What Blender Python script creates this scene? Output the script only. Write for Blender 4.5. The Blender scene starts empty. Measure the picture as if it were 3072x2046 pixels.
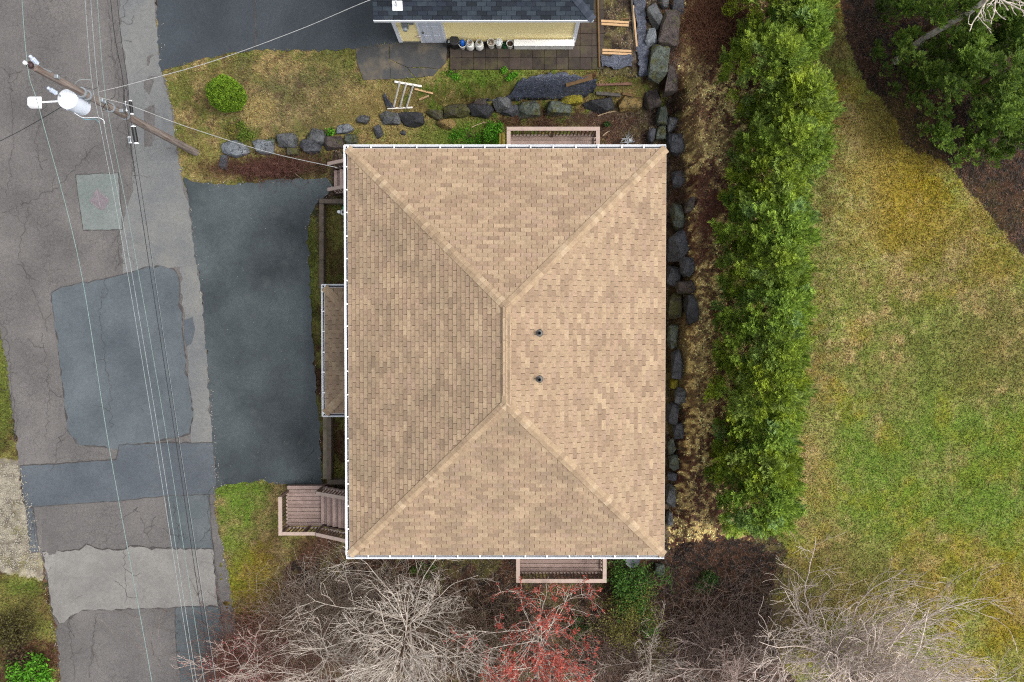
import bpy, bmesh, math, random
import numpy as np
from mathutils import Vector, Matrix
R = math.radians
sc = bpy.context.scene
# ---------------------------------------------------------------- camera, sky, sun, exposure
H, FPX, TILT = 27.5, 2048.0, R(1.2)
cam_d = bpy.data.cameras.new('camera'); cam = bpy.data.objects.new('camera', cam_d)
sc.collection.objects.link(cam); sc.camera = cam
cam.location = (0, 0, H); cam.rotation_euler = (-TILT, 0, 0)
cam_d.sensor_width = 36; cam_d.lens = 36 * FPX / 3072; cam_d.clip_end = 1000
w = bpy.data.worlds.new('World'); sc.world = w; w.use_nodes = True
nt = w.node_tree; nt.nodes.clear()
sky = nt.nodes.new('ShaderNodeTexSky'); sky.sky_type = 'NISHITA'; sky.sun_disc = False
SUN_EL, SUN_AZ = R(55), R(-6)                 # azimuth measured from +X (photo right) towards +Y (photo top)
sky.sun_elevation = SUN_EL; sky.sun_rotation = R(90) - SUN_AZ
sky.air_density = 1.0; sky.dust_density = 4.0
hs = nt.nodes.new('ShaderNodeHueSaturation'); hs.inputs['Saturation'].default_value = 0.35
bg = nt.nodes.new('ShaderNodeBackground'); bg.inputs['Strength'].default_value = 0.15
wo = nt.nodes.new('ShaderNodeOutputWorld')
nt.links.new(sky.outputs[0], hs.inputs['Color']); nt.links.new(hs.outputs[0], bg.inputs['Color']); nt.links.new(bg.outputs[0], wo.inputs[0])
sd = bpy.data.lights.new('sun', 'SUN'); sun = bpy.data.objects.new('sun', sd); sc.collection.objects.link(sun)
sd.energy = 1.2; sd.angle = R(22); sd.color = (1.0, 0.965, 0.92)
sdir = Vector((math.cos(SUN_EL)*math.cos(SUN_AZ), math.cos(SUN_EL)*math.sin(SUN_AZ), math.sin(SUN_EL)))
sun.rotation_euler = (-sdir).to_track_quat('-Z', 'Y').to_euler(); sun.location = sdir*60
vs = sc.view_settings; vs.view_transform = 'Standard'; vs.look = 'None'; vs.gamma = 1; vs.exposure = 0.77; vs.use_curve_mapping = False
sc.render.engine = 'CYCLES'; sc.cycles.max_bounces = 5; sc.cycles.diffuse_bounces = 3; sc.cycles.use_denoising = False; sc.cycles.filter_width = 1.15
sc.cycles.transparent_max_bounces = 6; sc.cycles.caustics_reflective = False; sc.cycles.caustics_refractive = False

# ---------------------------------------------------------------- pixel <-> place
_ct, _st = math.cos(TILT), math.sin(TILT)
def U(px, py, z):
    """the point at height z that a photo pixel looks at"""
    px = np.asarray(px, float); py = np.asarray(py, float)
    a, b = px-1536, 1023-py
    dx, dy, dz = a, -_st*FPX + b*_ct, -_ct*FPX - b*_st
    t = (z-H)/dz
    return np.stack([dx*t, dy*t, np.zeros_like(dx)+z], -1)
def PJ(X, Y, Z):
    d = Z-H
    dep = -_st*Y - _ct*d
    up = _ct*Y - _st*d
    return 1536 + FPX*X/dep, 1023 - FPX*up/dep
def sst(x): x = np.clip(x, 0, 1); return x*x*(3-2*x)
def hsh(ix, iy, seed):
    n = (ix.astype(np.int64)*374761393 + iy.astype(np.int64)*668265263 + seed*1442695041) & 0xffffffff
    n = ((n ^ (n >> 13))*1274126177) & 0xffffffff
    n = ((n ^ (n >> 16))*2246822519) & 0xffffffff
    return ((n ^ (n >> 15)) & 0xffffff)/float(0xffffff)
def vn(x, y, seed=0):
    ix, iy = np.floor(x), np.floor(y); fx, fy = sst(x-ix), sst(y-iy)
    a, b, c, d = hsh(ix, iy, seed), hsh(ix+1, iy, seed), hsh(ix, iy+1, seed), hsh(ix+1, iy+1, seed)
    return (a*(1-fx)+b*fx)*(1-fy) + (c*(1-fx)+d*fx)*fy
def fbm(x, y, s, seed=0, o=4):
    r = 0; a = 0.5; t = 0
    for i in range(o):
        r = r + a*vn(x*s, y*s, seed+i*17); t += a; a *= .55; s *= 2.07
    return r/t
# ---------------------------------------------------------------- terrain height
def yw(X): return np.interp(X, [-14, -11.4, -9.5, -7, -5, -1.8, 2.1, 5.5, 8], [7.2, 7.35, 7.55, 8.0, 8.75, 9.0, 9.1, 9.25, 9.25])
def hgt(X, Y):
    X = np.asarray(X, float); Y = np.asarray(Y, float)
    T = np.interp(X, [-14.2, -12.5, -9, -5, 30], [0.0, .25, .75, 1.5, 1.6])
    a = T*sst((Y-yw(X)+.35)/.75)
    Rr = np.interp(Y, [-13, -9.5, -7.5, 0, 9], [0.0, .1, .9, 1.35, 1.6])
    b = Rr*sst((X-6.35-.12*np.sin(Y*1.3))/.8) + np.clip(X-9, 0, 30)*.012
    rough = (fbm(X, Y, .8, 5)-.5)*.10
    offroad = sst((X+13.2)/2.0)*(1-sst((6.9-np.abs(Y))/.5)*sst((6.3-np.abs(X-.1))/.5))
    drv = (X < -8.0) & (Y > -6.3) & (Y < 6.6)
    h = np.maximum(a, b) + rough*offroad*np.where(drv, 0, 1)
    left = sst((-18.6-X)/1.2)*.35*sst((-7.5-Y)/1.5)
    return h + left
def G(px, py, off=0.0):
    z = np.zeros_like(np.asarray(px, float))
    for _ in range(7):
        p = U(px, py, z); z = hgt(p[..., 0], p[..., 1])
    p = U(px, py, z); p[..., 2] = hgt(p[..., 0], p[..., 1]) + off
    return p
def Gv(px, py, off=0.0): return Vector(G(px, py, off).tolist())
def Uv(px, py, z): return Vector(U(px, py, z).tolist())

# ---------------------------------------------------------------- object helpers
col = sc.collection
def tag(o, label, cat, group=None):
    o['label'] = label; o['category'] = cat
    if group: o['group'] = group
    return o
def struct(o, kind='structure'): o['kind'] = kind; return o
def link(name, me, mat=None, parent=None, mx=None):
    o = bpy.data.objects.new(name, me); col.objects.link(o)
    if mat and me and not me.materials: me.materials.append(mat)
    if parent: o.parent = parent
    if mx is not None: o.matrix_local = mx
    return o
def empty(name, loc=(0, 0, 0), rz=0):
    o = bpy.data.objects.new(name, None); col.objects.link(o); o.location = loc; o.rotation_euler = (0, 0, rz); o.empty_display_size = .2
    return o
def fast_mesh(name, V, F, fcol=None, vcol=None, smooth=False):
    """V n x 3, F m x k"""
    V = np.asarray(V, np.float32); F = np.asarray(F, np.int32); m, k = F.shape
    me = bpy.data.meshes.new(name)
    me.vertices.add(len(V)); me.vertices.foreach_set('co', V.ravel())
    me.loops.add(m*k); me.loops.foreach_set('vertex_index', F.ravel())
    me.polygons.add(m); me.polygons.foreach_set('loop_start', np.arange(0, m*k, k, dtype=np.int32))
    me.polygons.foreach_set('loop_total', np.full(m, k, np.int32))
    me.polygons.foreach_set('use_smooth', np.full(m, smooth))
    for c, dom in ((fcol, 'FACE'), (vcol, 'POINT')):
        if c is not None:
            c = np.asarray(c, np.float32); at = me.attributes.new('Col', 'FLOAT_COLOR', dom)
            at.data.foreach_set('color', np.concatenate([c, np.ones((len(c), 1), np.float32)], 1).ravel())
    me.update(calc_edges=True); me.validate()
    return me
class MB:
    def __init__(s): s.v = []; s.f = []; s.c = []; s.tint = None
    def add(s, vs, fs):
        n = len(s.v); s.v.extend([tuple(v) for v in vs]); s.f.extend([[i+n for i in f] for f in fs])
        s.c.extend([s.tint or (1, 1, 1)]*len(fs)); return s
    def box(s, c, d, mx=None):
        """box centre c, size d, optional 3x3/4x4 orientation"""
        hx, hy, hz = d[0]/2, d[1]/2, d[2]/2
        vs = [Vector((x*hx, y*hy, z*hz)) for z in (-1, 1) for x, y in ((-1, -1), (1, -1), (1, 1), (-1, 1))]
        if mx is not None: vs = [mx @ v for v in vs]
        c = Vector(c)
        return s.add([v+c for v in vs], [(3, 2, 1, 0), (4, 5, 6, 7), (0, 1, 5, 4), (1, 2, 6, 5), (2, 3, 7, 6), (3, 0, 4, 7)])
    def bar(s, a, b, wd, th, up=(0, 0, 1)):
        a, b = Vector(a), Vector(b); d = b-a; L = d.length; x = d/L; y = Vector(up).cross(x)
        if y.length < 1e-4: y = Vector((0, 1, 0)).cross(x)
        y.normalize(); z = x.cross(y)
        return s.box((a+b)/2, (L, wd, th), Matrix((x, y, z)).transposed())
    def tube(s, pts, rad, n=6, cap=True):
        P = [Vector(p) for p in pts]; rr = rad if hasattr(rad, '__len__') else [rad]*len(P); vs = []; fs = []
        ref = Vector((0.13, .37, .91))
        for i, p in enumerate(P):
            t = (P[min(i+1, len(P)-1)]-P[max(i-1, 0)]).normalized()
            a = t.cross(ref)
            if a.length < .05: a = t.cross(Vector((1, 0, 0)))
            a.normalize(); b = t.cross(a)
            for k in range(n):
                q = 2*math.pi*k/n; vs.append(p+(a*math.cos(q)+b*math.sin(q))*rr[i])
        for i in range(len(P)-1):
            for k in range(n): fs.append((i*n+k, i*n+(k+1) % n, (i+1)*n+(k+1) % n, (i+1)*n+k))
        if cap: fs.append(tuple(range(n))[::-1]); fs.append(tuple((len(P)-1)*n+k for k in range(n)))
        return s.add(vs, fs)
    def lathe(s, prof, c=(0, 0, 0), n=20, mx=None):
        """prof list of (r,z)"""
        vs = []; fs = []; c = Vector(c)
        for r, z in prof:
            for k in range(n):
                q = 2*math.pi*k/n; v = Vector((r*math.cos(q), r*math.sin(q), z)); vs.append((mx @ v if mx is not None else v)+c)
        for i in range(len(prof)-1):
            for k in range(n): fs.append((i*n+k, i*n+(k+1) % n, (i+1)*n+(k+1) % n, (i+1)*n+k))
        if prof[0][0] > 1e-6: fs.append(tuple(range(n))[::-1])
        if prof[-1][0] > 1e-6: fs.append(tuple((len(prof)-1)*n+k for k in range(n)))
        return s.add(vs, fs)
    def prism(s, poly, z0, z1):
        n = len(poly); vs = [(p[0], p[1], z0) for p in poly]+[(p[0], p[1], z1) for p in poly]
        return s.add(vs, [tuple(range(n))[::-1], tuple(range(n, 2*n))]+[(i, (i+1) % n, n+(i+1) % n, n+i) for i in range(n)])
    def build(s, name, mat, parent=None, smooth=False, bevel=0, colors=False, mx=None):
        me = bpy.data.meshes.new(name); me.from_pydata(s.v, [], s.f)
        if colors:
            at = me.attributes.new('Col', 'FLOAT_COLOR', 'FACE')
            at.data.foreach_set('color', np.array([list(c)+[1] for c in s.c], np.float32).ravel())
        if bevel or smooth == 'auto':
            bm = bmesh.new(); bm.from_mesh(me)
            bmesh.ops.recalc_face_normals(bm, faces=bm.faces)
            if bevel: bmesh.ops.bevel(bm, geom=list(bm.edges), offset=bevel, segments=1, affect='EDGES', profile=.5)
            bm.to_mesh(me); bm.free()
        if smooth:
            me.polygons.foreach_set('use_smooth', [True]*len(me.polygons))
            if smooth == 'auto': me.set_sharp_from_angle(angle=R(38))
        me.update()
        return link(name, me, mat, parent, mx)

# ---------------------------------------------------------------- materials
MATS = {}
def nd(t, kind, **kw):
    n = t.nodes.new(kind)
    for k, v in kw.items():
        if k in n.inputs: n.inputs[k].default_value = v
        else: setattr(n, k, v)
    return n
def mixc(t, fac, a, b, mode='MIX'):
    m = t.nodes.new('ShaderNodeMix'); m.data_type = 'RGBA'; m.blend_type = mode
    for sock, val in ((m.inputs[0], fac), (m.inputs[6], a), (m.inputs[7], b)):
        if hasattr(val, 'is_linked') or hasattr(val, 'links'): t.links.new(val, sock)
        elif hasattr(val, '__len__'): sock.default_value = (*val[:3], 1)
        else: sock.default_value = val
    return m.outputs[2]
def ramp(t, src, a, b, va=0.0, vb=1.0):
    m = t.nodes.new('ShaderNodeMapRange'); m.inputs[1].default_value = a; m.inputs[2].default_value = b
    m.inputs[3].default_value = va; m.inputs[4].default_value = vb; t.links.new(src, m.inputs[0]); return m.outputs[0]
def math_(t, op, a, b):
    m = t.nodes.new('ShaderNodeMath'); m.operation = op
    for i, v in enumerate((a, b)):
        if hasattr(v, 'links'): t.links.new(v, m.inputs[i])
        else: m.inputs[i].default_value = v
    return m.outputs[0]
def base(name, rough=.8, spec=.3, metal=0.0):
    m = bpy.data.materials.new(name); m.use_nodes = True; t = m.node_tree; b = t.nodes['Principled BSDF']
    b.inputs['Roughness'].default_value = rough; b.inputs['Specular IOR Level'].default_value = spec; b.inputs['Metallic'].default_value = metal
    return m, t, b
def pos(t): return t.nodes.new('ShaderNodeNewGeometry').outputs['Position']
def noise(t, scale, detail=3, co=None, rough=.55, dist=0.0):
    n = nd(t, 'ShaderNodeTexNoise', Scale=scale, Detail=detail, Roughness=rough, Distortion=dist)
    t.links.new(co if co is not None else pos(t), n.inputs['Vector']); return n.outputs[0]
def bump(t, b, h, strength=.3, dist=.02):
    n = nd(t, 'ShaderNodeBump', Strength=strength, Distance=dist); t.links.new(h, n.inputs['Height']); t.links.new(n.outputs[0], b.inputs['Normal'])
def simple(name, c, rough=.7, spec=.3, var=.18, scale=6, metal=0.0, bmp=0.0, dirt=None, dirt_amt=.5, dscale=2.5):
    """plain paint / wood / plastic with mottling and optional dirt"""
    if name in MATS: return MATS[name]
    m, t, b = base(name, rough, spec, metal)
    n = noise(t, scale, 5)
    out = mixc(t, ramp(t, n, .25, .75), [x*(1-var) for x in c], [min(1, x*(1+var)) for x in c])
    if dirt: out = mixc(t, ramp(t, noise(t, dscale, 6), .48, .72, 0, dirt_amt), out, dirt)
    t.links.new(out, b.inputs['Base Color'])
    if bmp: bump(t, b, noise(t, scale*4, 3), bmp, .01)
    MATS[name] = m; return m
def attr_mat(name, rough=.85, spec=.2, lo=.8, hi=1.2, fs=90, mid=None, bmp=0.0, trans=0.0, stain=None):
    """colour comes from the mesh's own colour attribute, broken up by noise"""
    m, t, b = base(name, rough, spec)
    a = nd(t, 'ShaderNodeAttribute', attribute_name='Col').outputs['Color']
    f = ramp(t, noise(t, fs, 2), .3, .7, lo, hi)
    if mid: f = math_(t, 'MULTIPLY', f, ramp(t, noise(t, mid, 4), .3, .7, .86, 1.14))
    c = nd(t, 'ShaderNodeVectorMath', operation='SCALE'); t.links.new(a, c.inputs[0]); t.links.new(f, c.inputs['Scale'])
    out = c.outputs[0]
    if stain:
        scl, sc_col, s0, s1, amt = stain
        out = mixc(t, ramp(t, noise(t, scl, 5), s0, s1, 0, amt), out, sc_col)
    t.links.new(out, b.inputs['Base Color'])
    if bmp: bump(t, b, noise(t, fs*.5, 3), bmp, .02)
    if trans:
        tr = nd(t, 'ShaderNodeBsdfTranslucent'); t.links.new(out, tr.inputs[0]); mx = nd(t, 'ShaderNodeMixShader'); mx.inputs[0].default_value = trans
        t.links.new(b.outputs[0], mx.inputs[1]); t.links.new(tr.outputs[0], mx.inputs[2]); t.links.new(mx.outputs[0], t.nodes['Material Output'].inputs[0])
    return m
def asphalt(name, c, c2, crack=0.0, cscale=3.0, mott=.6, speck=.35, rough=.7, pale=None, cmask=(.45, .6), cwid=.035, ccol=(.03, .029, .028)):
    m, t, b = base(name, rough, .35)
    P = pos(t)
    out = mixc(t, ramp(t, noise(t, mott, 5, P), .32, .68), c, c2)
    out = mixc(t, 1.0, out, mixc(t, ramp(t, noise(t, 55, 2, P), .3, .72), [1-speck]*3, [1+speck]*3), 'MULTIPLY')
    out = mixc(t, 1.0, out, mixc(t, ramp(t, noise(t, 9, 4, P, .7), .3, .7), [.86]*3, [1.14]*3), 'MULTIPLY')
    if pale: out = mixc(t, ramp(t, noise(t, pale[0], 6, P, .65, 0), pale[1], pale[2], 0, pale[4]), out, pale[3])
    v = nd(t, 'ShaderNodeTexVoronoi', feature='F1', Scale=46.0); t.links.new(P, v.inputs['Vector'])
    out = mixc(t, ramp(t, v.outputs[0], .06, .16, .28, 0), out, (.42, .41, .39))          # pale aggregate stones
    if crack:
        wn = nd(t, 'ShaderNodeTexNoise', Scale=2.6, Detail=4); t.links.new(P, wn.inputs['Vector'])
        off = nd(t, 'ShaderNodeVectorMath', operation='SCALE'); t.links.new(wn.outputs[1], off.inputs[0]); off.inputs['Scale'].default_value = .45
        ad = nd(t, 'ShaderNodeVectorMath', operation='ADD'); t.links.new(P, ad.inputs[0]); t.links.new(off.outputs[0], ad.inputs[1])
        for s_, wid, a_ in ((cscale, cwid, 1.0), (cscale*.37, cwid*.45, .9)):
            ve = nd(t, 'ShaderNodeTexVoronoi', feature='DISTANCE_TO_EDGE', Scale=s_); t.links.new(ad.outputs[0], ve.inputs['Vector'])
            mk = ramp(t, noise(t, .45 if a_ == 1 else .8, 3, P), cmask[0], cmask[1], 0, 1)
            out = mixc(t, math_(t, 'MULTIPLY', ramp(t, ve.outputs[0], wid*.25, wid, crack*a_, 0), mk), out, ccol)
    t.links.new(out, b.inputs['Base Color'])
    bump(t, b, noise(t, 70, 2, P), .35, .008)
    return m
def linw(r, g, b): return tuple(((x/255+.055)/1.055)**2.4 if x > 10 else x/3294 for x in (r, g, b))
def lin(r, g, b): return tuple(.80*x for x in linw(r, g, b))          # dull surfaces of the place, as read off an exposed picture

# ================================================================ GROUND
def inpoly(px, py, poly):
    r = np.zeros(px.shape, bool); n = len(poly); j = n-1
    for i in range(n):
        (xi, yi), (xj, yj) = poly[i], poly[j]
        c = ((yi > py) != (yj > py)) & (px < (xj-xi)*(py-yi)/((yj-yi) or 1e-9)+xi); r ^= c; j = i
    return r
ZN = {'undergrowth': 0, 'lawn': 1, 'meadow': 2, 'leaf_bed': 3, 'mulch_bed': 4, 'gravel': 5, 'weed_strip': 6, 'soil': 7, 'verge': 8}
ZPOLY = [
 ('lawn', [(440, 60), (1110, 40), (1400, 225), (1390, 300), (1130, 345), (1040, 440), (1000, 560), (940, 560), (540, 560), (500, 330), (480, 210)]),
 ('weed_strip', [(1130, 330), (1330, 215), (1400, 160), (1860, 190), (1990, 300), (1980, 440), (1030, 445), (1040, 390)]),
 ('soil', [(1790, -80), (1965, -80), (1965, 235), (1790, 235)]),
 ('soil', [(1700, 335), (1970, 300), (2010, 470), (1700, 470)]),
 ('undergrowth', [(1960, -80), (2010, -80), (2070, 300), (2080, 700), (2060, 1600), (1985, 1640), (1985, 300), (1955, 250)]),
 ('leaf_bed', [(2035, -80), (2330, -80), (2330, 1560), (2200, 1640), (1990, 1640), (2040, 1400), (2060, 1000), (2090, 900), (2050, 600), (2040, 300)]),
 ('meadow', [(2260, 1500), (2300, 300), (2440, -60), (2540, -60), (2570, 190), (2640, 280), (2740, 430), (2860, 520), (2960, 620), (3080, 780), (3400, 850), (3400, 2300), (2560, 2300), (2300, 1900), (2360, 1650)]),
 ('mulch_bed', [(2500, -300), (3500, -300), (3500, 850), (3060, 765), (2930, 590), (2840, 500), (2720, 440), (2630, 290), (2560, 180), (2520, 0)]),
 ('mulch_bed', [(1985, 1640), (2200, 1610), (2330, 1660), (2280, 1900), (2300, 2200), (1880, 2200), (1860, 1660)]),
 ('lawn', [(640, 1450), (780, 1440), (860, 1450), (1000, 1600), (1000, 1640), (920, 1680), (860, 1790), (740, 1890), (690, 1830), (670, 1650), (640, 1520)]),
 ('undergrowth', [(960, 1600), (1040, 1600), (1900, 1640), (1900, 2300), (620, 2300), (700, 1850), (800, 1760), (880, 1680)]),
 ('verge', [(-600, 900), (8, 960), (45, 1330), (60, 1400), (-600, 1400)]),
 ('gravel', [(-600, 1390), (60, 1370), (80, 1510), (135, 1690), (120, 1760), (0, 1720), (-600, 1700)]),
 ('verge', [(-600, 1700), (0, 1710), (130, 1740), (165, 1900), (185, 2300), (-600, 2300)]),
 ('soil', [(1000, 440), (2010, 440), (2010, 1660), (1000, 1660)]),
 ('verge', [(958, 600), (1100, 600), (1100, 1440), (960, 1440)]),
 ('verge', [(915, 650), (952, 640), (962, 1160), (960, 1450), (945, 1250), (930, 900)]),
]
def zones(px, py):
    wx = px+(fbm(px, py, .02, 3)-.5)*46; wy = py+(fbm(px, py, .02, 9)-.5)*46
    z = np.zeros(px.shape, np.int8)
    for nme, poly in ZPOLY: z[inpoly(wx, wy, poly)] = ZN[nme]
    return z
TAN, OLIVE, GREEN, MOSS = lin(166, 146, 98), lin(118, 112, 62), lin(98, 112, 46), lin(147, 127, 32)
BROWN, DARK, REDB, PALE = lin(84, 60, 45), lin(46, 37, 31), lin(88, 56, 44), lin(178, 160, 116)
STRAW, LIME, GREYB = lin(160, 141, 92), lin(98, 130, 42), lin(104, 94, 80)
# broad colour patches of the turf: (x, y, rx, ry, colour, weight) in photo pixels
SPOT = [(2700, 540, 150, 270, MOSS, .7), (2850, 660, 260, 110, MOSS, .45), (2990, 800, 110, 60, MOSS, .6), (2570, 600, 80, 260, STRAW, .4), (2480, 250, 60, 320, BROWN, .45),
 (2460, 900, 45, 500, BROWN, .3), (2850, 800, 260, 160, OLIVE, .35), (2800, 1320, 330, 400, LIME, .46), (2950, 1050, 180, 160, OLIVE, .7), (2650, 1130, 150, 160, GREEN, .3),
 (3000, 1500, 200, 260, LIME, .5), (2900, 1750, 200, 150, MOSS, .4), (2560, 1750, 200, 150, OLIVE, .7), (2460, 1400, 50, 200, STRAW, .4), (2600, 1480, 130, 160, LIME, .35), (3010, 1850, 80, 160, MOSS, .5), (2700, 350, 90, 90, OLIVE, .4),
 (530, 260, 50, 80, GREEN, .5), (640, 230, 120, 40, OLIVE, .5), (1010, 180, 60, 60, GREEN, .4), (880, 300, 190, 110, GREYB, .35), (780, 330, 50, 50, STRAW, .8), (600, 470, 90, 60, STRAW, .3), (1130, 320, 140, 60, STRAW, .75), (1200, 400, 170, 60, STRAW, .6),
 (1000, 330, 120, 60, OLIVE, .4), (1520, 200, 110, 40, LIME, .45), (1420, 250, 120, 40, LIME, .4), (1400, 405, 110, 50, LIME, .6), (1300, 420, 80, 40, GREEN, .6), (1720, 290, 110, 25, STRAW, .7), (1890, 290, 60, 35, STRAW, .8), (1800, 400, 120, 60, BROWN, .8), (1600, 370, 120, 20, BROWN, .8),
 (730, 510, 120, 30, BROWN, .9), (870, 500, 130, 45, DARK, .8), (720, 1490, 80, 60, LIME, .65), (760, 1560, 80, 60, GREEN, .35), (800, 1640, 60, 60, BROWN, .5), (750, 1740, 80, 90, MOSS, .5), (700, 1600, 50, 120, LIME, .4), (960, 1640, 80, 40, BROWN, .9),
 (10, 1150, 25, 170, GREEN, .7), (60, 1760, 60, 30, LIME, .4), (40, 1850, 90, 60, OLIVE, .7), (60, 1960, 120, 50, BROWN, .8), (935, 800, 18, 160, LIME, .35), (1010, 720, 30, 90, OLIVE, .5), (1010, 1330, 30, 60, BROWN, .7),
 (2110, 420, 90, 60, STRAW, .5), (2130, 600, 60, 110, REDB, .95), (2110, 720, 40, 80, REDB, .8), (2080, 200, 40, 140, STRAW, .4), (2180, 100, 110, 70, BROWN, .9), (2090, 1050, 60, 250, STRAW, .35), (2100, 1500, 90, 100, BROWN, .4), (2090, 130, 60, 160, REDB, .35), (2110, 350, 70, 60, REDB, .4)]
def lerp(a, b, t): return a*(1-t)+b*t
def gcol(px, py, X, Y, z):
    n1, n2, n3, n4 = fbm(X, Y, .55, 21), fbm(X, Y, 1.7, 33), fbm(X, Y, 4.5, 47), fbm(X, Y, 9, 51, 3)
    c = np.zeros(px.shape+(3,))
    k = lambda a, b, v: sst((v-a)/(b-a))[..., None]
    A = np.array
    g = lerp(A(OLIVE)*1.05, A(TAN)*.92, k(.38, .62, n2*.6+n3*.4)); g = lerp(g, A(GREEN), k(.54, .74, n1)*.5); g = lerp(g, A(BROWN), k(.56, .72, n3)*.55)
    g = lerp(g, A(DARK)*1.4, k(.56, .70, n4)*.45); g = lerp(g, A(GREEN)*1.1, k(.54, .66, fbm(X, Y, 2.6, 83))*.45); lawn = g
    g = lerp(A(OLIVE)*1.2, A(STRAW)*.85, k(.3, .7, n2*.5+n3*.5)); g = lerp(g, A(LIME)*1.05, k(.40, .62, n1)*.5); g = lerp(g, A(MOSS)*1.05, k(.48, .75, fbm(X, Y, .9, 77))*.5)
    g = lerp(g, A(BROWN)*1.1, k(.57, .7, n4)*.4); g = lerp(g, A(PALE)*.9, k(.58, .72, fbm(X, Y, 6, 87, 3))*.4); mead = g
    nl_ = fbm(X, Y, 7.5, 71, 3); g = lerp(A(REDB)*.75, A(STRAW)*1.35, k(.46, .54, nl_*.6+n3*.2+n2*.2)); g = lerp(g, A(DARK)*.7, k(.55, .66, n4)*.75)
    leaf = g
    g = lerp(A(DARK)*.55, A(BROWN)*.5, k(.4, .66, n3)); mul = lerp(g, A(BROWN)*.8, k(.56, .7, n4)*.5)
    g = lerp(A(DARK)*.65, A(BROWN)*.7, k(.38, .6, n3)); g = lerp(g, A(OLIVE)*.6, k(.52, .68, n2)*.6); und = lerp(g, A(GREYB)*.6, k(.58, .72, n4)*.5)
    grv = lerp(A(lin(118, 110, 98)), A(lin(166, 158, 140)), k(.3, .7, n3)); grv = lerp(grv, A(OLIVE), k(.55, .7, n2)*.5)
    g = lerp(A(BROWN), A(OLIVE), k(.36, .56, n2)); g = lerp(g, A(LIME)*.9, k(.52, .64, n3)*.7); wee = lerp(g, A(TAN)*.85, k(.55, .7, n1*.4+n4*.6)*.8)
    soil = lerp(A(DARK)*1.2, A(lin(92, 80, 62)), k(.4, .66, n3)); soil = lerp(soil, A(OLIVE)*.7, k(.55, .7, n2)*.5)
    ver = lerp(A(BROWN)*.9, A(OLIVE), k(.36, .6, n2)); ver = lerp(ver, A(GREEN), k(.5, .7, n3)*.5)
    for i, arr in enumerate((und, lawn, mead, leaf, mul, grv, wee, soil, ver)):
        m = z == i; c[m] = arr[m]*(1.4 if i == 3 else 1.32 if i == 2 else 1.4 if i in (0, 4) else 1)
    wob = (n2-.5)*1.5+(n3-.5)*.9
    for cx, cy, rx, ry, cc, wt in SPOT:
        d = np.sqrt(((px-cx)/rx)**2+((py-cy)/ry)**2)
        f = (1-sst((d+wob-.35)/1.15))*wt*np.where(z == 4, .15, 1)*np.where(z == 5, .3, 1)
        c = lerp(c, A(cc)*(.75+.5*n4[..., None]), f[..., None])
    return c
STEP = .08
xs = np.arange(-25, 25+STEP, STEP); ys = np.arange(-17.5, 17.5+STEP, STEP)
GX, GY = np.meshgrid(xs, ys); GZ = hgt(GX, GY)
GZ = GZ + (fbm(GX, GY, 5, 91, 2)-.5)*.05*(sst((GX+13.6)/.8))
gpx, gpy = PJ(GX, GY, GZ)
zone_v = zones(gpx, gpy); gc = gcol(gpx, gpy, GX, GY, zone_v)
fz = zone_v[:-1, :-1].ravel()
idx = np.arange(GX.size).reshape(GX.shape)
quads = np.stack([idx[:-1, :-1], idx[:-1, 1:], idx[1:, 1:], idx[1:, :-1]], -1).reshape(-1, 4)
M_ground = attr_mat('ground_earth', .95, .1, .62, 1.4, 38, 7, .9)
allV = np.stack([GX.ravel(), GY.ravel(), GZ.ravel()], -1); allC = gc.reshape(-1, 3)
for nme, zi in ZN.items():
    q = quads[fz == zi]
    if not len(q): continue
    u, inv = np.unique(q, return_inverse=True)
    o = link(nme, fast_mesh(nme, allV[u], inv.reshape(-1, 4), vcol=allC[u], smooth=True), M_ground); struct(o)
# outer ground to the horizon
xs2 = np.concatenate([np.linspace(-300, -25, 40), np.linspace(-24.9, 24.9, 26), np.linspace(25, 300, 40)])
ys2 = np.concatenate([np.linspace(-300, -17.5, 40), np.linspace(-17.4, 17.4, 18), np.linspace(17.5, 300, 40)])
OX, OY = np.meshgrid(xs2, ys2); cx_, cy_ = np.clip(OX, -25, 25), np.clip(OY, -17.5, 17.5)
OZ = hgt(cx_, cy_) - .02 - 1.2*((np.abs(OX) < 24.95) & (np.abs(OY) < 17.45))
id2 = np.arange(OX.size).reshape(OX.shape)
q2 = np.stack([id2[:-1, :-1], id2[:-1, 1:], id2[1:, 1:], id2[1:, :-1]], -1).reshape(-1, 4)
oc = lerp(np.array(OLIVE), np.array(BROWN), fbm(OX, OY, .3, 3)[..., None]).reshape(-1, 3)
struct(link('ground', fast_mesh('ground', np.stack([OX.ravel(), OY.ravel(), OZ.ravel()], -1), q2, vcol=oc, smooth=True), M_ground))

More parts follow.
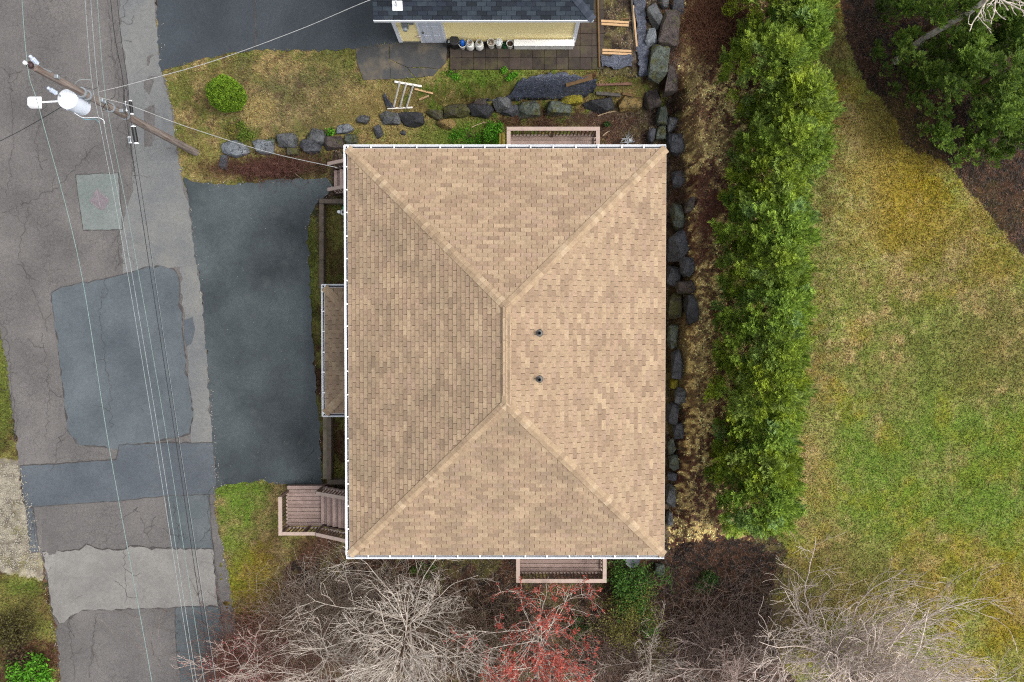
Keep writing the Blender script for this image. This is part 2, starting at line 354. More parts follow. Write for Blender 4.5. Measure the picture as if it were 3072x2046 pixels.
# ---------------------------------------------------------------- paved sheets
def dense(poly, step=9, amp=3.0, seed=1, closed=True):
    rnd = random.Random(seed); out = []; n = len(poly)
    for i in range(n if closed else n-1):
        a, b = poly[i], poly[(i+1) % n]; L = math.hypot(b[0]-a[0], b[1]-a[1]); k = max(1, int(L/step))
        nx, ny = -(b[1]-a[1])/(L or 1), (b[0]-a[0])/(L or 1)
        for j in range(k):
            t = j/k; d = rnd.gauss(0, amp)*(.35 if j == 0 else 1)
            out.append((a[0]+(b[0]-a[0])*t+nx*d, a[1]+(b[1]-a[1])*t+ny*d))
    return out
def sheet(name, poly, off, mat, parent=None, amp=2.0, seed=1, thick=0.0, cell=.5, step=9):
    P = dense(poly, step, amp, seed) if amp else poly
    W = G([p[0] for p in P], [p[1] for p in P])
    bm = bmesh.new(); vsx = [bm.verts.new((p[0], p[1], 0)) for p in W]
    f = bm.faces.new(vsx)
    if f.normal.z < 0 or f.calc_area() and (f.normal_update() or f.normal.z < 0): f.normal_flip()
    bmesh.ops.triangulate(bm, faces=[f])
    x0, x1, y0, y1 = W[:, 0].min(), W[:, 0].max(), W[:, 1].min(), W[:, 1].max()
    for a, b, ax in ((x0, x1, 0), (y0, y1, 1)):
        c = math.ceil(a/cell)*cell
        while c < b:
            co = [0, 0, 0]; no = [0, 0, 0]; co[ax] = c; no[ax] = 1
            bmesh.ops.bisect_plane(bm, geom=bm.verts[:]+bm.edges[:]+bm.faces[:], plane_co=co, plane_no=no); c += cell
    X = np.array([v.co.x for v in bm.verts]); Y = np.array([v.co.y for v in bm.verts]); Z = hgt(X, Y)+off
    for v, z in zip(bm.verts, Z): v.co.z = z
    if thick:
        r = bmesh.ops.extrude_edge_only(bm, edges=[e for e in bm.edges if e.is_boundary])
        for v in r['geom']:
            if isinstance(v, bmesh.types.BMVert): v.co.z -= thick
    bmesh.ops.recalc_face_normals(bm, faces=bm.faces)
    me = bpy.data.meshes.new(name); bm.to_mesh(me); bm.free()
    if sum(p.normal.z*p.area for p in me.polygons) < 0: me.flip_normals()
    return link(name, me, mat, parent)
A_old = asphalt('asphalt_old', lin(92, 89, 87), lin(114, 110, 107), .42, 5.0, .5, .36, cmask=(.44, .6), cwid=.05)
A_smooth = asphalt('asphalt_shoulder', lin(104, 106, 108), lin(126, 126, 122), .35, 1.2, .4, .25, cmask=(.55, .7), pale=(.5, .5, .75, lin(150, 146, 134), .4))
A_patch = asphalt('asphalt_patch_blue', lin(76, 84, 89), lin(97, 105, 109), .5, 3.2, .5, .22, cmask=(.54, .7))
A_band = asphalt('asphalt_patch_dark', lin(74, 80, 86), lin(92, 98, 103), .2, 1.5, .5, .2, cmask=(.6, .75))
A_light = asphalt('asphalt_patch_pale', lin(120, 117, 113), lin(138, 135, 130), .4, 1.1, .7, .22, cmask=(.5, .66), ccol=(.09, .085, .08))
A_teal = asphalt('asphalt_patch_teal', lin(78, 86, 90), lin(96, 102, 103), .6, 2.6, .7, .2, cmask=(.45, .65))
A_man = asphalt('asphalt_patch_green', lin(108, 116, 112), lin(124, 130, 126), .2, 2, .8, .2, cmask=(.6, .75))
A_drive = asphalt('asphalt_driveway', lin(40, 47, 50), lin(84, 93, 95), 0, 2, .28, .34, .6, pale=(1.4, .56, .78, lin(98, 102, 100), .35))
A_gar = asphalt('asphalt_garage_drive', lin(50, 55, 60), lin(68, 75, 80), 0, 2, .3, .28, .6)
A_seam = asphalt('asphalt_seam', lin(58, 55, 54), lin(84, 80, 77), 0, 2, 3, .3)
ROADP = [(-600, -400), (467, -400), (467, 0), (478, 150), (490, 215), (520, 330), (530, 420), (548, 530), (575, 620), (588, 760), (612, 900), (632, 1180), (645, 1350), (655, 1450), (645, 1490), (650, 1560), (672, 1650), (690, 1760), (712, 1900), (760, 2400),
         (210, 2400), (182, 2046), (165, 1860), (132, 1690), (85, 1530), (60, 1400), (45, 1300), (20, 1080), (-12, 940), (-90, 600), (-600, 580)]
road = struct(sheet('road', ROADP, .012, A_old, amp=3, seed=2, cell=1.0))
def patch(poly, mat, k, seam=True, amp=2.5, name='asphalt_patch'):
    if seam:
        cx, cy = sum(p[0] for p in poly)/len(poly), sum(p[1] for p in poly)/len(poly)
        big = [(p[0]+(2.0 if p[0] > cx else -2.0), p[1]+(2.0 if p[1] > cy else -2.0)) for p in poly]
        sheet('patch_seam', big, .012+.004*(2*k-1), A_seam, road, amp*.6, 100+k, step=12)
    return sheet(name, poly, .012+.004*(2*k), mat, road, amp*.6, 100+k, step=12)
patch([(352, -400), (470, -400), (464, 0), (476, 150), (494, 250), (517, 340), (527, 430), (545, 540), (570, 620), (584, 760), (608, 900), (628, 1180), (638, 1340), (575, 1345), (560, 1000), (540, 800), (370, 820), (362, 690), (400, 560), (395, 420), (385, 250), (362, 100)], A_smooth, 1, False, 4)
patch([(230, 525), (355, 520), (362, 610), (368, 688), (252, 690), (238, 600)], A_man, 2, True, 1.5)
patch([(155, 880), (190, 862), (340, 832), (420, 808), (480, 800), (520, 808), (536, 840), (545, 950), (562, 1130), (580, 1250), (570, 1300), (480, 1320), (340, 1345), (235, 1330), (205, 1290), (192, 1160), (172, 1000)], A_patch, 3, True, 4)
patch([(62, 1398), (350, 1380), (360, 1335), (480, 1330), (640, 1328), (650, 1440), (640, 1480), (500, 1486), (300, 1505), (78, 1520)], A_band, 4, True, 2)
patch([(500, 1488), (628, 1482), (632, 1560), (640, 1648), (518, 1648), (506, 1540)], A_teal, 3, True, 2)
patch([(130, 1655), (240, 1650), (262, 1632), (300, 1648), (370, 1650), (392, 1637), (470, 1645), (640, 1648), (648, 1740), (655, 1815), (530, 1818), (400, 1825), (250, 1828), (180, 1868), (160, 1840), (150, 1760)], A_light, 5, True, 3)
patch([(528, 1822), (658, 1814), (672, 1900), (678, 2046), (690, 2400), (545, 2400), (545, 2046), (532, 1960)], A_teal, 3, True, 2.5)
patch([(553, 960), (580, 950), (586, 985), (575, 1030), (560, 1040), (553, 1000)], A_band, 2, False, 2)
patch([(80, 1525), (100, 1523), (118, 1655), (92, 1655)], A_band, 2, True, 1)
# long cracks in the road: thin tar-dark ribbons
def ribbon(mb, pts, wd):
    W = G([p[0] for p in pts], [p[1] for p in pts], .062); n = len(W); vs_ = []; fs_ = []
    for i in range(n):
        t = W[min(i+1, n-1)]-W[max(i-1, 0)]; t /= (np.linalg.norm(t) or 1); w_ = wd[i]
        vs_ += [(W[i][0]-t[1]*w_, W[i][1]+t[0]*w_, W[i][2]), (W[i][0]+t[1]*w_, W[i][1]-t[0]*w_, W[i][2])]
    for i in range(n-1): fs_.append((2*i+1, 2*i, 2*i+2, 2*i+3)[::-1])
    mb.add(vs_, fs_)
rnd = random.Random(7); ck = MB()
for path in ([(385, 0), (345, 120), (360, 230), (395, 420), (405, 560)], [(325, 0), (345, 200), (380, 380), (410, 545)], [(0, 990), (20, 1100), (40, 1230), (52, 1320)], [(5, 960), (25, 1000), (32, 1100), (55, 1300)], [(375, 1650), (380, 1730), (376, 1820)], [(640, 1650), (655, 1760), (672, 1900), (682, 2040)], [(625, 1485), (630, 1560), (642, 1650)], [(100, 1520), (112, 1640)], [(415, 1520), (430, 1560), (460, 1640)], [(290, 1840), (280, 1950), (270, 2040)], [(210, 1850), (215, 1950), (230, 2046)],
             [(90, 620), (60, 760), (110, 900), (150, 1000)], [(30, 200), (45, 420), (20, 600)], [(10, 640), (80, 610), (180, 560), (300, 430)], [(130, 1000), (150, 1150), (140, 1330)], [(160, 1370), (190, 1330), (180, 1300)], [(320, 830), (300, 950), (330, 1150), (340, 1290)], [(520, 1520), (540, 1600), (536, 1650)], [(140, 300), (110, 420), (130, 520)], [(360, 690), (358, 760), (352, 820)]):
    P = dense(path, 8, 3.5, rnd.randint(0, 999), False); ribbon(ck, P, [rnd.uniform(.003, .009) for _ in P])
    for _ in range(3):
        p = rnd.choice(P); a = rnd.uniform(0, 6.28); Q = [p]
        for i in range(rnd.randint(4, 9)): a += rnd.gauss(0, .5); Q.append((Q[-1][0]+7*math.cos(a), Q[-1][1]+7*math.sin(a)))
        ribbon(ck, Q, [rnd.uniform(.003, .008) for _ in Q])
struct(ck.build('crack_network', A_seam, road), 'stuff')
mw = MB()   # pinkish worn paint marks on the green patch
for a, b, wd in (((292, 570), (303, 622), .045), ((300, 575), (318, 592), .03), ((275, 608), (300, 625), .035), ((320, 590), (328, 600), .05), ((288, 575), (291, 592), .03)):
    p, q = G(*a, .046), G(*b, .046); mw.bar(p, q, wd, .002)
mw.build('paint_mark', simple('worn_paint', lin(138, 132, 134), .9, .1, .3, 20), road)
sheet('asphalt_patch', [(272, 607), (293, 566), (330, 600), (312, 630), (298, 627)], .041, asphalt('asphalt_patch_pink', lin(112, 104, 108), lin(128, 119, 122), 0), road, 2, 5)
DRV = [(552, 532), (600, 548), (690, 556), (760, 550), (850, 535), (985, 538), (1000, 560), (985, 585), (958, 598), (930, 650), (924, 690), (932, 880), (945, 1100), (958, 1250), (966, 1452), (852, 1452), (800, 1442), (740, 1445), (680, 1452), (654, 1462), (642, 1340), (630, 1180), (610, 900), (586, 760), (572, 620)]
drive = struct(sheet('driveway', DRV, .05, A_drive, amp=2.5, seed=9, cell=1.0))
GDR = [(466, -400), (1130, -400), (1200, 126), (1068, 147), (1000, 152), (900, 152), (780, 150), (690, 160), (600, 180), (530, 200), (482, 217), (474, 100)]
gdrive = struct(sheet('garage_driveway', GDR, .03, A_gar, amp=2.2, seed=11))
struct(sheet('driveway_seam', [(764, -100), (767, -100), (771, 148), (766, 148)], .036, A_seam, gdrive, 1, 4), 'structure')
M_slab = simple('pad_concrete', lin(74, 74, 74), .8, .3, .2, 2.5, bmp=.3, dirt=lin(128, 116, 96), dirt_amt=.7, dscale=1.6)
pad = struct(empty('concrete_pad', Gv(1200, 190))); 
bpy.context.view_layer.update()
PADI = pad.matrix_world.inverted()
for k, poly in enumerate(([(1068, 147), (1168, 131), (1170, 238), (1090, 241), (1072, 190)], [(1170, 131), (1255, 126), (1345, 126), (1340, 165), (1338, 188), (1318, 208), (1290, 204), (1222, 202), (1171, 180)],
                        [(1171, 182), (1221, 204), (1244, 234), (1172, 238)], [(1223, 204), (1290, 206), (1316, 210), (1300, 228), (1246, 234)])):
    o = sheet('slab', poly, .035+.004*(k % 2), M_slab, None, .6, 60+k, .06); o.parent = pad; o.matrix_parent_inverse = PADI
# square pavers beside the garage
M_pav = [simple('paver_%d' % i, c, .85, .2, .22, 5, bmp=.4, dirt=lin(96, 92, 60), dirt_amt=.55, dscale=2.2) for i, c in enumerate((lin(68, 59, 54), lin(75, 66, 60), lin(62, 55, 50)))]
path = struct(empty('paver_path', Gv(1560, 180))); bpy.context.view_layer.update(); PINV = path.matrix_world.inverted()
rnd = random.Random(3); TZ = 1.55
p0 = U(1350, 209, TZ); s_ = .445
pv = MB().box((0, 0, -.03), (s_-.008, s_-.008, .07)); pme = None; pmes = []
for m in M_pav:
    o = pv.build('paver', m, None, bevel=.008); pmes.append(o.data); bpy.data.objects.remove(o)
paver_cells = [(i, j) for i in range(12) for j in range(2)] + [(i, j) for i in range(12) for j in (2,)] + [(i, j) for i in (10, 11, 12) for j in range(0, 9)]
for (i, j) in sorted(set(paver_cells)):
    X, Y = p0[0]+(i+.5)*s_+(0 if i < 10 else .004), p0[1]+(j+.5)*s_
    o = link('paver', rnd.choice(pmes)); o.parent = path; o.matrix_parent_inverse = PINV
    o.location = (X, Y, float(hgt(X, Y))+.06+rnd.uniform(-.006, .006)); o.rotation_euler = (rnd.gauss(0, .008), rnd.gauss(0, .008), rnd.gauss(0, .008)+rnd.choice((0, 1, 2, 3))*R(90))

# ---------------------------------------------------------------- grass, litter (uncountable)
rng = np.random.default_rng(11)
pav_polys = [ROADP, DRV, GDR, [(1068, 147), (1345, 126), (1345, 190), (1310, 232), (1090, 243)], [(1350, 120), (1795, -60), (1795, 212), (1350, 212)], [(1440, 282), (1490, 270), (1570, 236), (1690, 218), (1790, 236), (1786, 265), (1690, 285), (1500, 288)], [(1897, -60), (1940, -60), (1947, 232), (1912, 235)], [(1802, 168), (1895, 170), (1895, 205), (1803, 206)]]
def scatter(n, zsel, edge=0.0):
    X = rng.uniform(-21.5, 21.5, n); Y = rng.uniform(-14.5, 14.8, n); Z = hgt(X, Y); px, py = PJ(X, Y, Z); z = zones(px, py)
    k = np.isin(z, [ZN[i] for i in zsel])
    for p in pav_polys: k &= ~inpoly(px, py, p)
    k &= ~((px > 1060) & (px < 1985) & (py > 460) & (py < 1650))
    X, Y, Z, px, py, z = [a[k] for a in (X, Y, Z, px, py, z)]
    return X, Y, Z, px, py, z
def blades(name, n, zsel, L, wd, flat, jit, mat, tone=1.0, curl=0.0, dens=None):
    X, Y, Z, px, py, z = scatter(n, zsel)
    if dens is not None:
        k = rng.uniform(size=len(X)) < dens(X, Y); X, Y, Z, px, py, z = [a[k] for a in (X, Y, Z, px, py, z)]
    m = len(X); a = rng.uniform(0, 2*np.pi, m); l = rng.uniform(L[0], L[1], m); el = rng.uniform(flat[0], flat[1], m)
    dx, dy, dz = np.cos(a)*np.cos(el)*l, np.sin(a)*np.cos(el)*l, np.sin(el)*l
    sx, sy = -np.sin(a)*wd*rng.uniform(.6, 1.4, m), np.cos(a)*wd*rng.uniform(.6, 1.4, m)
    B = np.stack([X, Y, Z+.005], -1); S = np.stack([sx, sy, 0*sx], -1); D = np.stack([dx, dy, dz], -1)
    V = np.stack([B-S, B+S, B+D], 1).reshape(-1, 3)
    c = gcol(px, py, X, Y, z)*tone*(1+rng.normal(0, jit, (m, 1)))*(1+rng.normal(0, .08, (m, 3)))
    me = fast_mesh(name, V, np.arange(3*m).reshape(-1, 3), fcol=np.clip(c, .004, .9))
    return struct(link(name, me, mat), 'stuff')
M_blade = attr_mat('grass_blade', .8, .15, .85, 1.15, 60, trans=.15)
M_leaf = attr_mat('dead_leaf', .7, .3, .8, 1.2, 60)
blades('grass', 800000, ['lawn', 'meadow', 'weed_strip', 'verge'], (.05, .13), .017, (.15, 1.1), .33, M_blade, 1.1)
blades('leaf_litter', 520000, ['leaf_bed', 'mulch_bed', 'undergrowth', 'soil'], (.05, .10), .022, (-.1, .55), .7, M_leaf, 1.2)
blades('dry_tuft', 260000, ['leaf_bed', 'weed_strip', 'lawn'], (.10, .2), .009, (.1, .8), .25, M_blade, 1.25, dens=lambda X, Y: sst((fbm(X, Y, 2.2, 61)-.52)/.1))
# white pebbles and crumbs along the paving edges
def pebbles(name, spots, mat):
    V = []; F = []
    PG = G([q[0] for q in spots], [q[1] for q in spots])
    for (x, y, r), pg in zip(spots, PG):
        p = Vector((pg[0], pg[1], pg[2]+r*.4+.05)); n = len(V); e = [(1, 0, 0), (-1, 0, 0), (0, 1, 0), (0, -1, 0), (0, 0, .8), (0, 0, -.6)]; q = rnd.uniform(.7, 1.3)
        V += [(p.x+a*r*q, p.y+b*r/q, p.z+c*r) for a, b, c in e]
        F += [(n+i, n+j, n+k) for i, j, k in ((0, 2, 4), (2, 1, 4), (1, 3, 4), (3, 0, 4), (2, 0, 5), (1, 2, 5), (3, 1, 5), (0, 3, 5))]
    return struct(link(name, fast_mesh(name, V, F), mat), 'stuff')
sp = []
for poly, n in ((DRV[:12], 60), (DRV[12:], 80), ([(470, 10), (490, 215), (520, 330), (548, 530)], 50), ([(575, 620), (632, 1180), (655, 1450)], 80), ([(650, 1490), (672, 1650), (700, 1850)], 50), ([(60, 1400), (132, 1690), (180, 2000)], 90)):
    for _ in range(n):
        i = rnd.randrange(len(poly)-1); t = rnd.random(); sp.append((poly[i][0]*(1-t)+poly[i+1][0]*t+rnd.gauss(0, 5), poly[i][1]*(1-t)+poly[i+1][1]*t+rnd.gauss(0, 5), rnd.uniform(.008, .028)))
for _ in range(60): sp.append((rnd.uniform(600, 960), rnd.uniform(560, 1440), rnd.uniform(.006, .016)))
pebbles('pebble_scatter', sp, simple('pebble', lin(170, 164, 152), .8, .3, .3, 30))
gs = [(rnd.uniform(-20, 120), rnd.uniform(1390, 1710), rnd.uniform(.012, .04)) for _ in range(1500)]
gs = [g_ for g_ in gs if g_[0] < 60+(g_[1]-1390)*.22+rnd.gauss(0, 8)]
pebbles('gravel_stones', gs, simple('gravel_stone', lin(160, 154, 140), .85, .2, .4, 40))

# ================================================================ HOUSE
ZE, RISE = 5.5, 1.75
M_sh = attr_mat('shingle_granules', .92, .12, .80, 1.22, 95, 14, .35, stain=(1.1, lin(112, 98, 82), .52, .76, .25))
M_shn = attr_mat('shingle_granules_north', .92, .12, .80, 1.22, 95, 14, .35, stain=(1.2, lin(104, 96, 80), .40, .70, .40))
M_felt = simple('roof_felt', lin(66, 53, 44), .95, .1, .2, 9)
M_white = simple('white_metal', linw(226, 228, 230), .45, .4, .05, 3)
M_gin = simple('gutter_inside', lin(48, 52, 60), .4, .4, .5, 3, dirt=lin(34, 34, 30), dirt_amt=.8, dscale=3)
M_wall = simple('beige_siding', lin(196, 184, 164), .8, .2, .06, 3)
M_glass = simple('window_glass', lin(40, 46, 52), .08, .6, .1, 2)
M_conc = simple('foundation', lin(140, 138, 132), .9, .2, .15, 4)
TANS = [lin(*c) for c in ((169, 145, 119), (171, 148, 121), (165, 141, 116), (177, 154, 126), (168, 145, 119), (159, 135, 112), (153, 130, 108), (165, 141, 119), (169, 144, 120), (157, 134, 111), (172, 149, 122), (164, 141, 115))]
def clip_poly(poly, n, d):
    out = []
    for i in range(len(poly)):
        a, b = poly[i], poly[(i+1) % len(poly)]; da, db = n[0]*a[0]+n[1]*a[1]-d, n[0]*b[0]+n[1]*b[1]-d
        if da >= 0: out.append(a)
        if (da >= 0) != (db >= 0): t = da/(da-db); out.append((a[0]+(b[0]-a[0])*t, a[1]+(b[1]-a[1])*t))
    return out
def shingle_face(p0, p1, pitch, run, tab, exp, lcut, rcut, rnd, keep=None, gap=.012, butt=.021):
    """cover one roof plane; p0->p1 eave, inward to the left. Returns (joined MB, list of whole tabs (matrix,tint))"""
    p0, p1 = Vector(p0), Vector(p1); u = (p1-p0).normalized(); L = (p1-p0).length; inn = Vector((-u.y, u.x, 0)); c, s = math.cos(pitch), math.sin(pitch)
    sl = inn*c+Vector((0, 0, s)); nrm = u.cross(sl); vmax = run/c; mb = MB(); whole = []
    k = 0
    while k*exp < vmax-.01:
        v0, v1 = k*exp, min((k+1)*exp+.004, vmax); off = (k % 2)*tab/2+.07*tab*math.sin(k*1.7)*.2
        i = -1
        while i*tab+off < L:
            a, b = i*tab+off+gap/2, (i+1)*tab+off-gap/2; i += 1
            P = [(a, v0), (b, v0), (b, v1), (a, v1)]
            full = a > (v1*c*lcut) and b < L-v1*c*rcut and a > 0 and b < L
            if not full:
                P = clip_poly(P, (1, -c*lcut), 0); 
                if len(P) >= 3: P = clip_poly(P, (-1, -c*rcut), -L)
                if len(P) < 3: continue
            base_t = rnd.choice(TANS); f_ = rnd.uniform(.93, 1.07); lift = rnd.uniform(0, .002)
            if full and keep is not None:
                o_ = p0+u*a+sl*v0+nrm*lift
                whole.append((o_, Matrix((u, sl, nrm)).transposed().to_4x4(), base_t, f_, (o_-Vector((0, 0, H))).length))
                continue
            mb.tint = tuple(x*f_ for x in base_t)
            n = len(P); top = []; bot = []
            for (uu, vv) in P:
                hh = butt-(vv-v0)/exp*(butt-.003)+lift; q = p0+u*uu+sl*vv; top.append(q+nrm*hh); bot.append(q)
            mb.add(top+bot, [tuple(range(n))]+[((j+1) % n, j, n+j, n+(j+1) % n) for j in range(n)])
        k += 1
    return mb, whole
tl, tr, bl, br = [U(x, y, ZE) for x, y in ((1043, 446), (1997, 446), (1049, 1665), (1992, 1664))]
EX0, EX1 = (tl[0]+bl[0])/2, (tr[0]+br[0])/2; EY1, EY0 = (tl[1]+tr[1])/2, (bl[1]+br[1])/2
EW, EL = EX1-EX0, EY1-EY0; PITCH = math.atan2(RISE, EW/2); TAB, EXPO = .333, .141
XM = (EX0+EX1)/2; RY0, RY1 = EY0+EW/2, EY1-EW/2
house = tag(empty('house', (XM, (EY0+EY1)/2, 0)), 'house with tan shingled hip roof in the middle of the picture', 'house'); bpy.context.view_layer.update()
HI = house.matrix_world.inverted()
def kid(o, p, inv): o.parent = p; o.matrix_parent_inverse = inv; return o
def hp(o): return kid(o, house, HI)
# roof deck under the shingles
rb = MB(); th = .05
c4 = [(EX0, EY0, ZE), (EX1, EY0, ZE), (EX1, EY1, ZE), (EX0, EY1, ZE)]; r2 = [(XM, RY0, ZE+RISE), (XM, RY1, ZE+RISE)]
rb.add(c4+r2+[(x, y, ZE-.12) for x, y, z in c4], [(0, 1, 4), (1, 2, 5, 4), (2, 3, 5), (3, 0, 4, 5), (9, 8, 7, 6), (0, 6, 7, 1), (1, 7, 8, 2), (2, 8, 9, 3), (3, 9, 6, 0)])
roof = hp(rb.build('roof', M_felt)); bpy.context.view_layer.update(); RI = roof.matrix_world.inverted()
rnd = random.Random(42); joined_n = MB(); joined_s = MB(); wholes = []
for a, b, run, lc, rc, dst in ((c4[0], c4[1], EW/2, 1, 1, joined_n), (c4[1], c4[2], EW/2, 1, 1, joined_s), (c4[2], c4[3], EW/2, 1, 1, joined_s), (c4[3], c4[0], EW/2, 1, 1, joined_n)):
    mb, wh = shingle_face(a, b, PITCH, run, TAB, EXPO, lc, rc, rnd, keep=True)
    dst.add(mb.v, mb.f); dst.c[-len(mb.f):] = mb.c
    wholes += [(w_, dst) for w_ in wh]
wholes.sort(key=lambda q: q[0][4])
g_ = .012; tb = TAB-g_
def tab_geo():
    return [(0, 0, .021), (tb, 0, .021), (tb, EXPO+.004, .003), (0, EXPO+.004, .003), (0, 0, 0), (tb, 0, 0), (tb, EXPO+.004, 0), (0, EXPO+.004, 0)], [(0, 1, 2, 3), (1, 0, 4, 5), (2, 1, 5, 6), (3, 2, 6, 7), (0, 3, 7, 4)]
tabme = {}
for n_, ((o_, mx, t_, f_, d_), dst) in enumerate(wholes):
    if n_ < 300:
        key = (t_, dst is joined_n)
        if key not in tabme:
            m_ = MB(); m_.tint = t_; m_.add(*tab_geo()); oo = m_.build('shingle', M_shn if key[1] else M_sh, colors=True); tabme[key] = oo.data; bpy.data.objects.remove(oo)
        o = link('shingle', tabme[key]); kid(o, roof, RI); o.matrix_basis = Matrix.Translation(o_) @ mx
    else:
        vs_, fs_ = tab_geo(); M4 = Matrix.Translation(o_) @ mx; dst.tint = tuple(x*f_ for x in t_); dst.add([M4 @ Vector(v) for v in vs_], fs_)
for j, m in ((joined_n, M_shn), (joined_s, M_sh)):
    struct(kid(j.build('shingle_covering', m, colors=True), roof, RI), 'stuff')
# hip and ridge caps, one by one
M_cap = attr_mat('shingle_cap', .92, .12, .82, 1.2, 95, 10, .3)
capme = {}
CAPS = [lin(*c) for c in ((171, 148, 120), (175, 152, 124), (166, 143, 116), (183, 161, 133), (169, 146, 119), (161, 138, 113), (173, 150, 122), (157, 135, 110))]
def caps(a, b, nl, nr, wd=.145, exp=.165, par=None, inv=None, lim=None):
    """strip from low a to high b; nl / nr unit downslope directions on each side"""
    a, b = Vector(a), Vector(b); d = (b-a).normalized(); n = int((b-a).length/exp); exp = (b-a).length/n
    up = -(Vector(nl)+Vector(nr)).normalized()
    for i in range(n):
        q = a+d*(i*exp); t_ = rnd.choice(CAPS); key = (t_, round(exp, 4), tuple(round(x, 3) for x in (*nl, *nr)))
        if key not in capme:
            m_ = MB(); m_.tint = t_; L = exp+.05; vs_ = []
            for y, hh in ((0, .038), (L, .026)):
                for sgn, dr in ((1, nl), (0, None), (1, nr)):
                    pt = d*y + (Vector(dr)*wd if sgn else Vector((0, 0, 0))) + up*(hh if sgn else hh+.004); vs_.append(pt)
            lo = [v-up*.012 for v in vs_]
            m_.add(vs_+lo, [(0, 1, 4, 3), (1, 2, 5, 4), (1, 0, 6, 7), (2, 1, 7, 8), (0, 3, 9, 6), (5, 2, 8, 11), (3, 4, 10, 9), (4, 5, 11, 10)])
            oo = m_.build('ridge_cap', M_cap, colors=True)
            bm = bmesh.new(); bm.from_mesh(oo.data); bmesh.ops.recalc_face_normals(bm, faces=bm.faces); bm.to_mesh(oo.data); bm.free()
            capme[key] = oo.data; bpy.data.objects.remove(oo)
        o = link('ridge_cap', capme[key]); kid(o, par, inv); o.matrix_basis = Matrix.Translation(q)
cc, ss = math.cos(PITCH), math.sin(PITCH)
def dn(x, y): return Vector((x*cc, y*cc, -ss))
def perp(a, b, fx, fy):
    """direction lying in plane with downslope (fx,fy), square to hip a->b"""
    d = (Vector(b)-Vector(a)).normalized(); f = dn(fx, fy); u_ = Vector((-fy, fx, 0)); nrm = u_.cross(f).normalized(); v = nrm.cross(d).normalized()
    return v if v.dot(f) > 0 else -v
for a, b, f1, f2 in ((c4[0], r2[0], (-1, 0), (0, -1)), (c4[1], r2[0], (0, -1), (1, 0)), (c4[2], r2[1], (1, 0), (0, 1)), (c4[3], r2[1], (0, 1), (-1, 0))):
    caps(a, b, perp(a, b, *f1), perp(a, b, *f2), par=roof, inv=RI)
caps(r2[0], r2[1], dn(-1, 0), dn(1, 0), par=roof, inv=RI)
for px, py in ((1617, 999), (1617, 1137)):
    p = Uv(px, py, ZE+RISE-.35); zz = ZE+RISE-(p.x-XM)*math.tan(PITCH)
    vp = kid(MB().lathe([(.055, -.1), (.055, .28), (.04, .28), (.04, .05), (0, .05)], (p.x, p.y, zz), 16).build('vent_pipe', simple('vent_black', lin(48, 50, 52), .6, .3, .2, 8), smooth='auto'), roof, RI)
    kid(MB().lathe([(.13, -.03), (.10, .03), (.062, .06)], (p.x, p.y, zz+.015), 16).build('vent_flashing', simple('flashing', lin(104, 102, 98), .6, .4, .2, 8), smooth=True), roof, RI)
# gutters (left, top, bottom), each with its hangers
def gutter(a, b, parent, inv, wd=.11, every=.73, out=None, dp=.09):
    """trough along a->b, lying to the right of that direction"""
    a, b = Vector(a), Vector(b); d = (b-a).normalized(); o_ = Vector((d.y, -d.x, 0)) if out is None else Vector(out); L = (b-a).length
    prof = [(0, .0), (0, -dp), (wd*.75, -dp), (wd, 0), (wd+.014, 0.004), (wd+.014, -.022), (wd-.004, -.024), (wd*.75-.012, -dp+.012), (.012, -dp+.012), (.012, 0)]
    vs_ = [a+o_*x+Vector((0, 0, z)) for x, z in prof]+[b+o_*x+Vector((0, 0, z)) for x, z in prof]; n = len(prof)
    m = MB().add(vs_, [((j+1) % n, j, n+j, n+(j+1) % n) for j in range(n)]+[tuple(range(n)), tuple(range(n, 2*n))[::-1]])
    g = kid(m.build('gutter', M_white, smooth='auto'), parent, inv)
    kid(MB().box(a+d*L/2+o_*(wd*.38)+Vector((0, 0, -dp+.016)), (L-.02, wd*.6, .006), Matrix((d, o_, d.cross(o_))).transposed()).build('gutter_bed', M_gin), g, Matrix.Identity(4))
    hm = None; k = .12
    while k < L:
        q = a+d*k+o_*(wd*.5+.004)+Vector((0, 0, .003))
        hgr = MB().box((0, 0, 0), (.04, wd, .006), Matrix((d, o_, d.cross(o_))).transposed())
        if hm is None: oo = hgr.build('gutter_hanger', M_white); hm = oo.data; bpy.data.objects.remove(oo)
        o = link('gutter_hanger', hm, parent=g, mx=Matrix.Translation(q)); k += every*random.Random(int(k*100)).uniform(.96, 1.04)
    for e in (a, b):
        kid(MB().box(e+o_*(wd*.55)+Vector((0, 0, -dp*.5)), (.012, wd+.03, dp), Matrix((d, o_, d.cross(o_))).transposed()).build('gutter_end', M_white), g, Matrix.Identity(4))
    bpy.context.view_layer.update()
    gi = g.matrix_world.inverted()
    for ch in g.children: ch.matrix_parent_inverse = gi
    return g
gz = ZE+.01
gutter((EX0-.004, EY0, gz), (EX0-.004, EY1+.1, gz), house, HI, out=(-1, 0, 0))
gutter((EX0-.10, EY1+.004, gz), (EX1, EY1+.004, gz), house, HI, out=(0, 1, 0))
gutter((EX1, EY0-.004, gz), (EX0-.1, EY0-.004, gz), house, HI, out=(0, -1, 0))
hp(MB().box((EX1+.012, (EY0+EY1)/2, ZE-.09), (.02, EL, .17)).build('fascia', simple('fascia_tan', lin(190, 172, 150), .7, .3, .08, 3)))
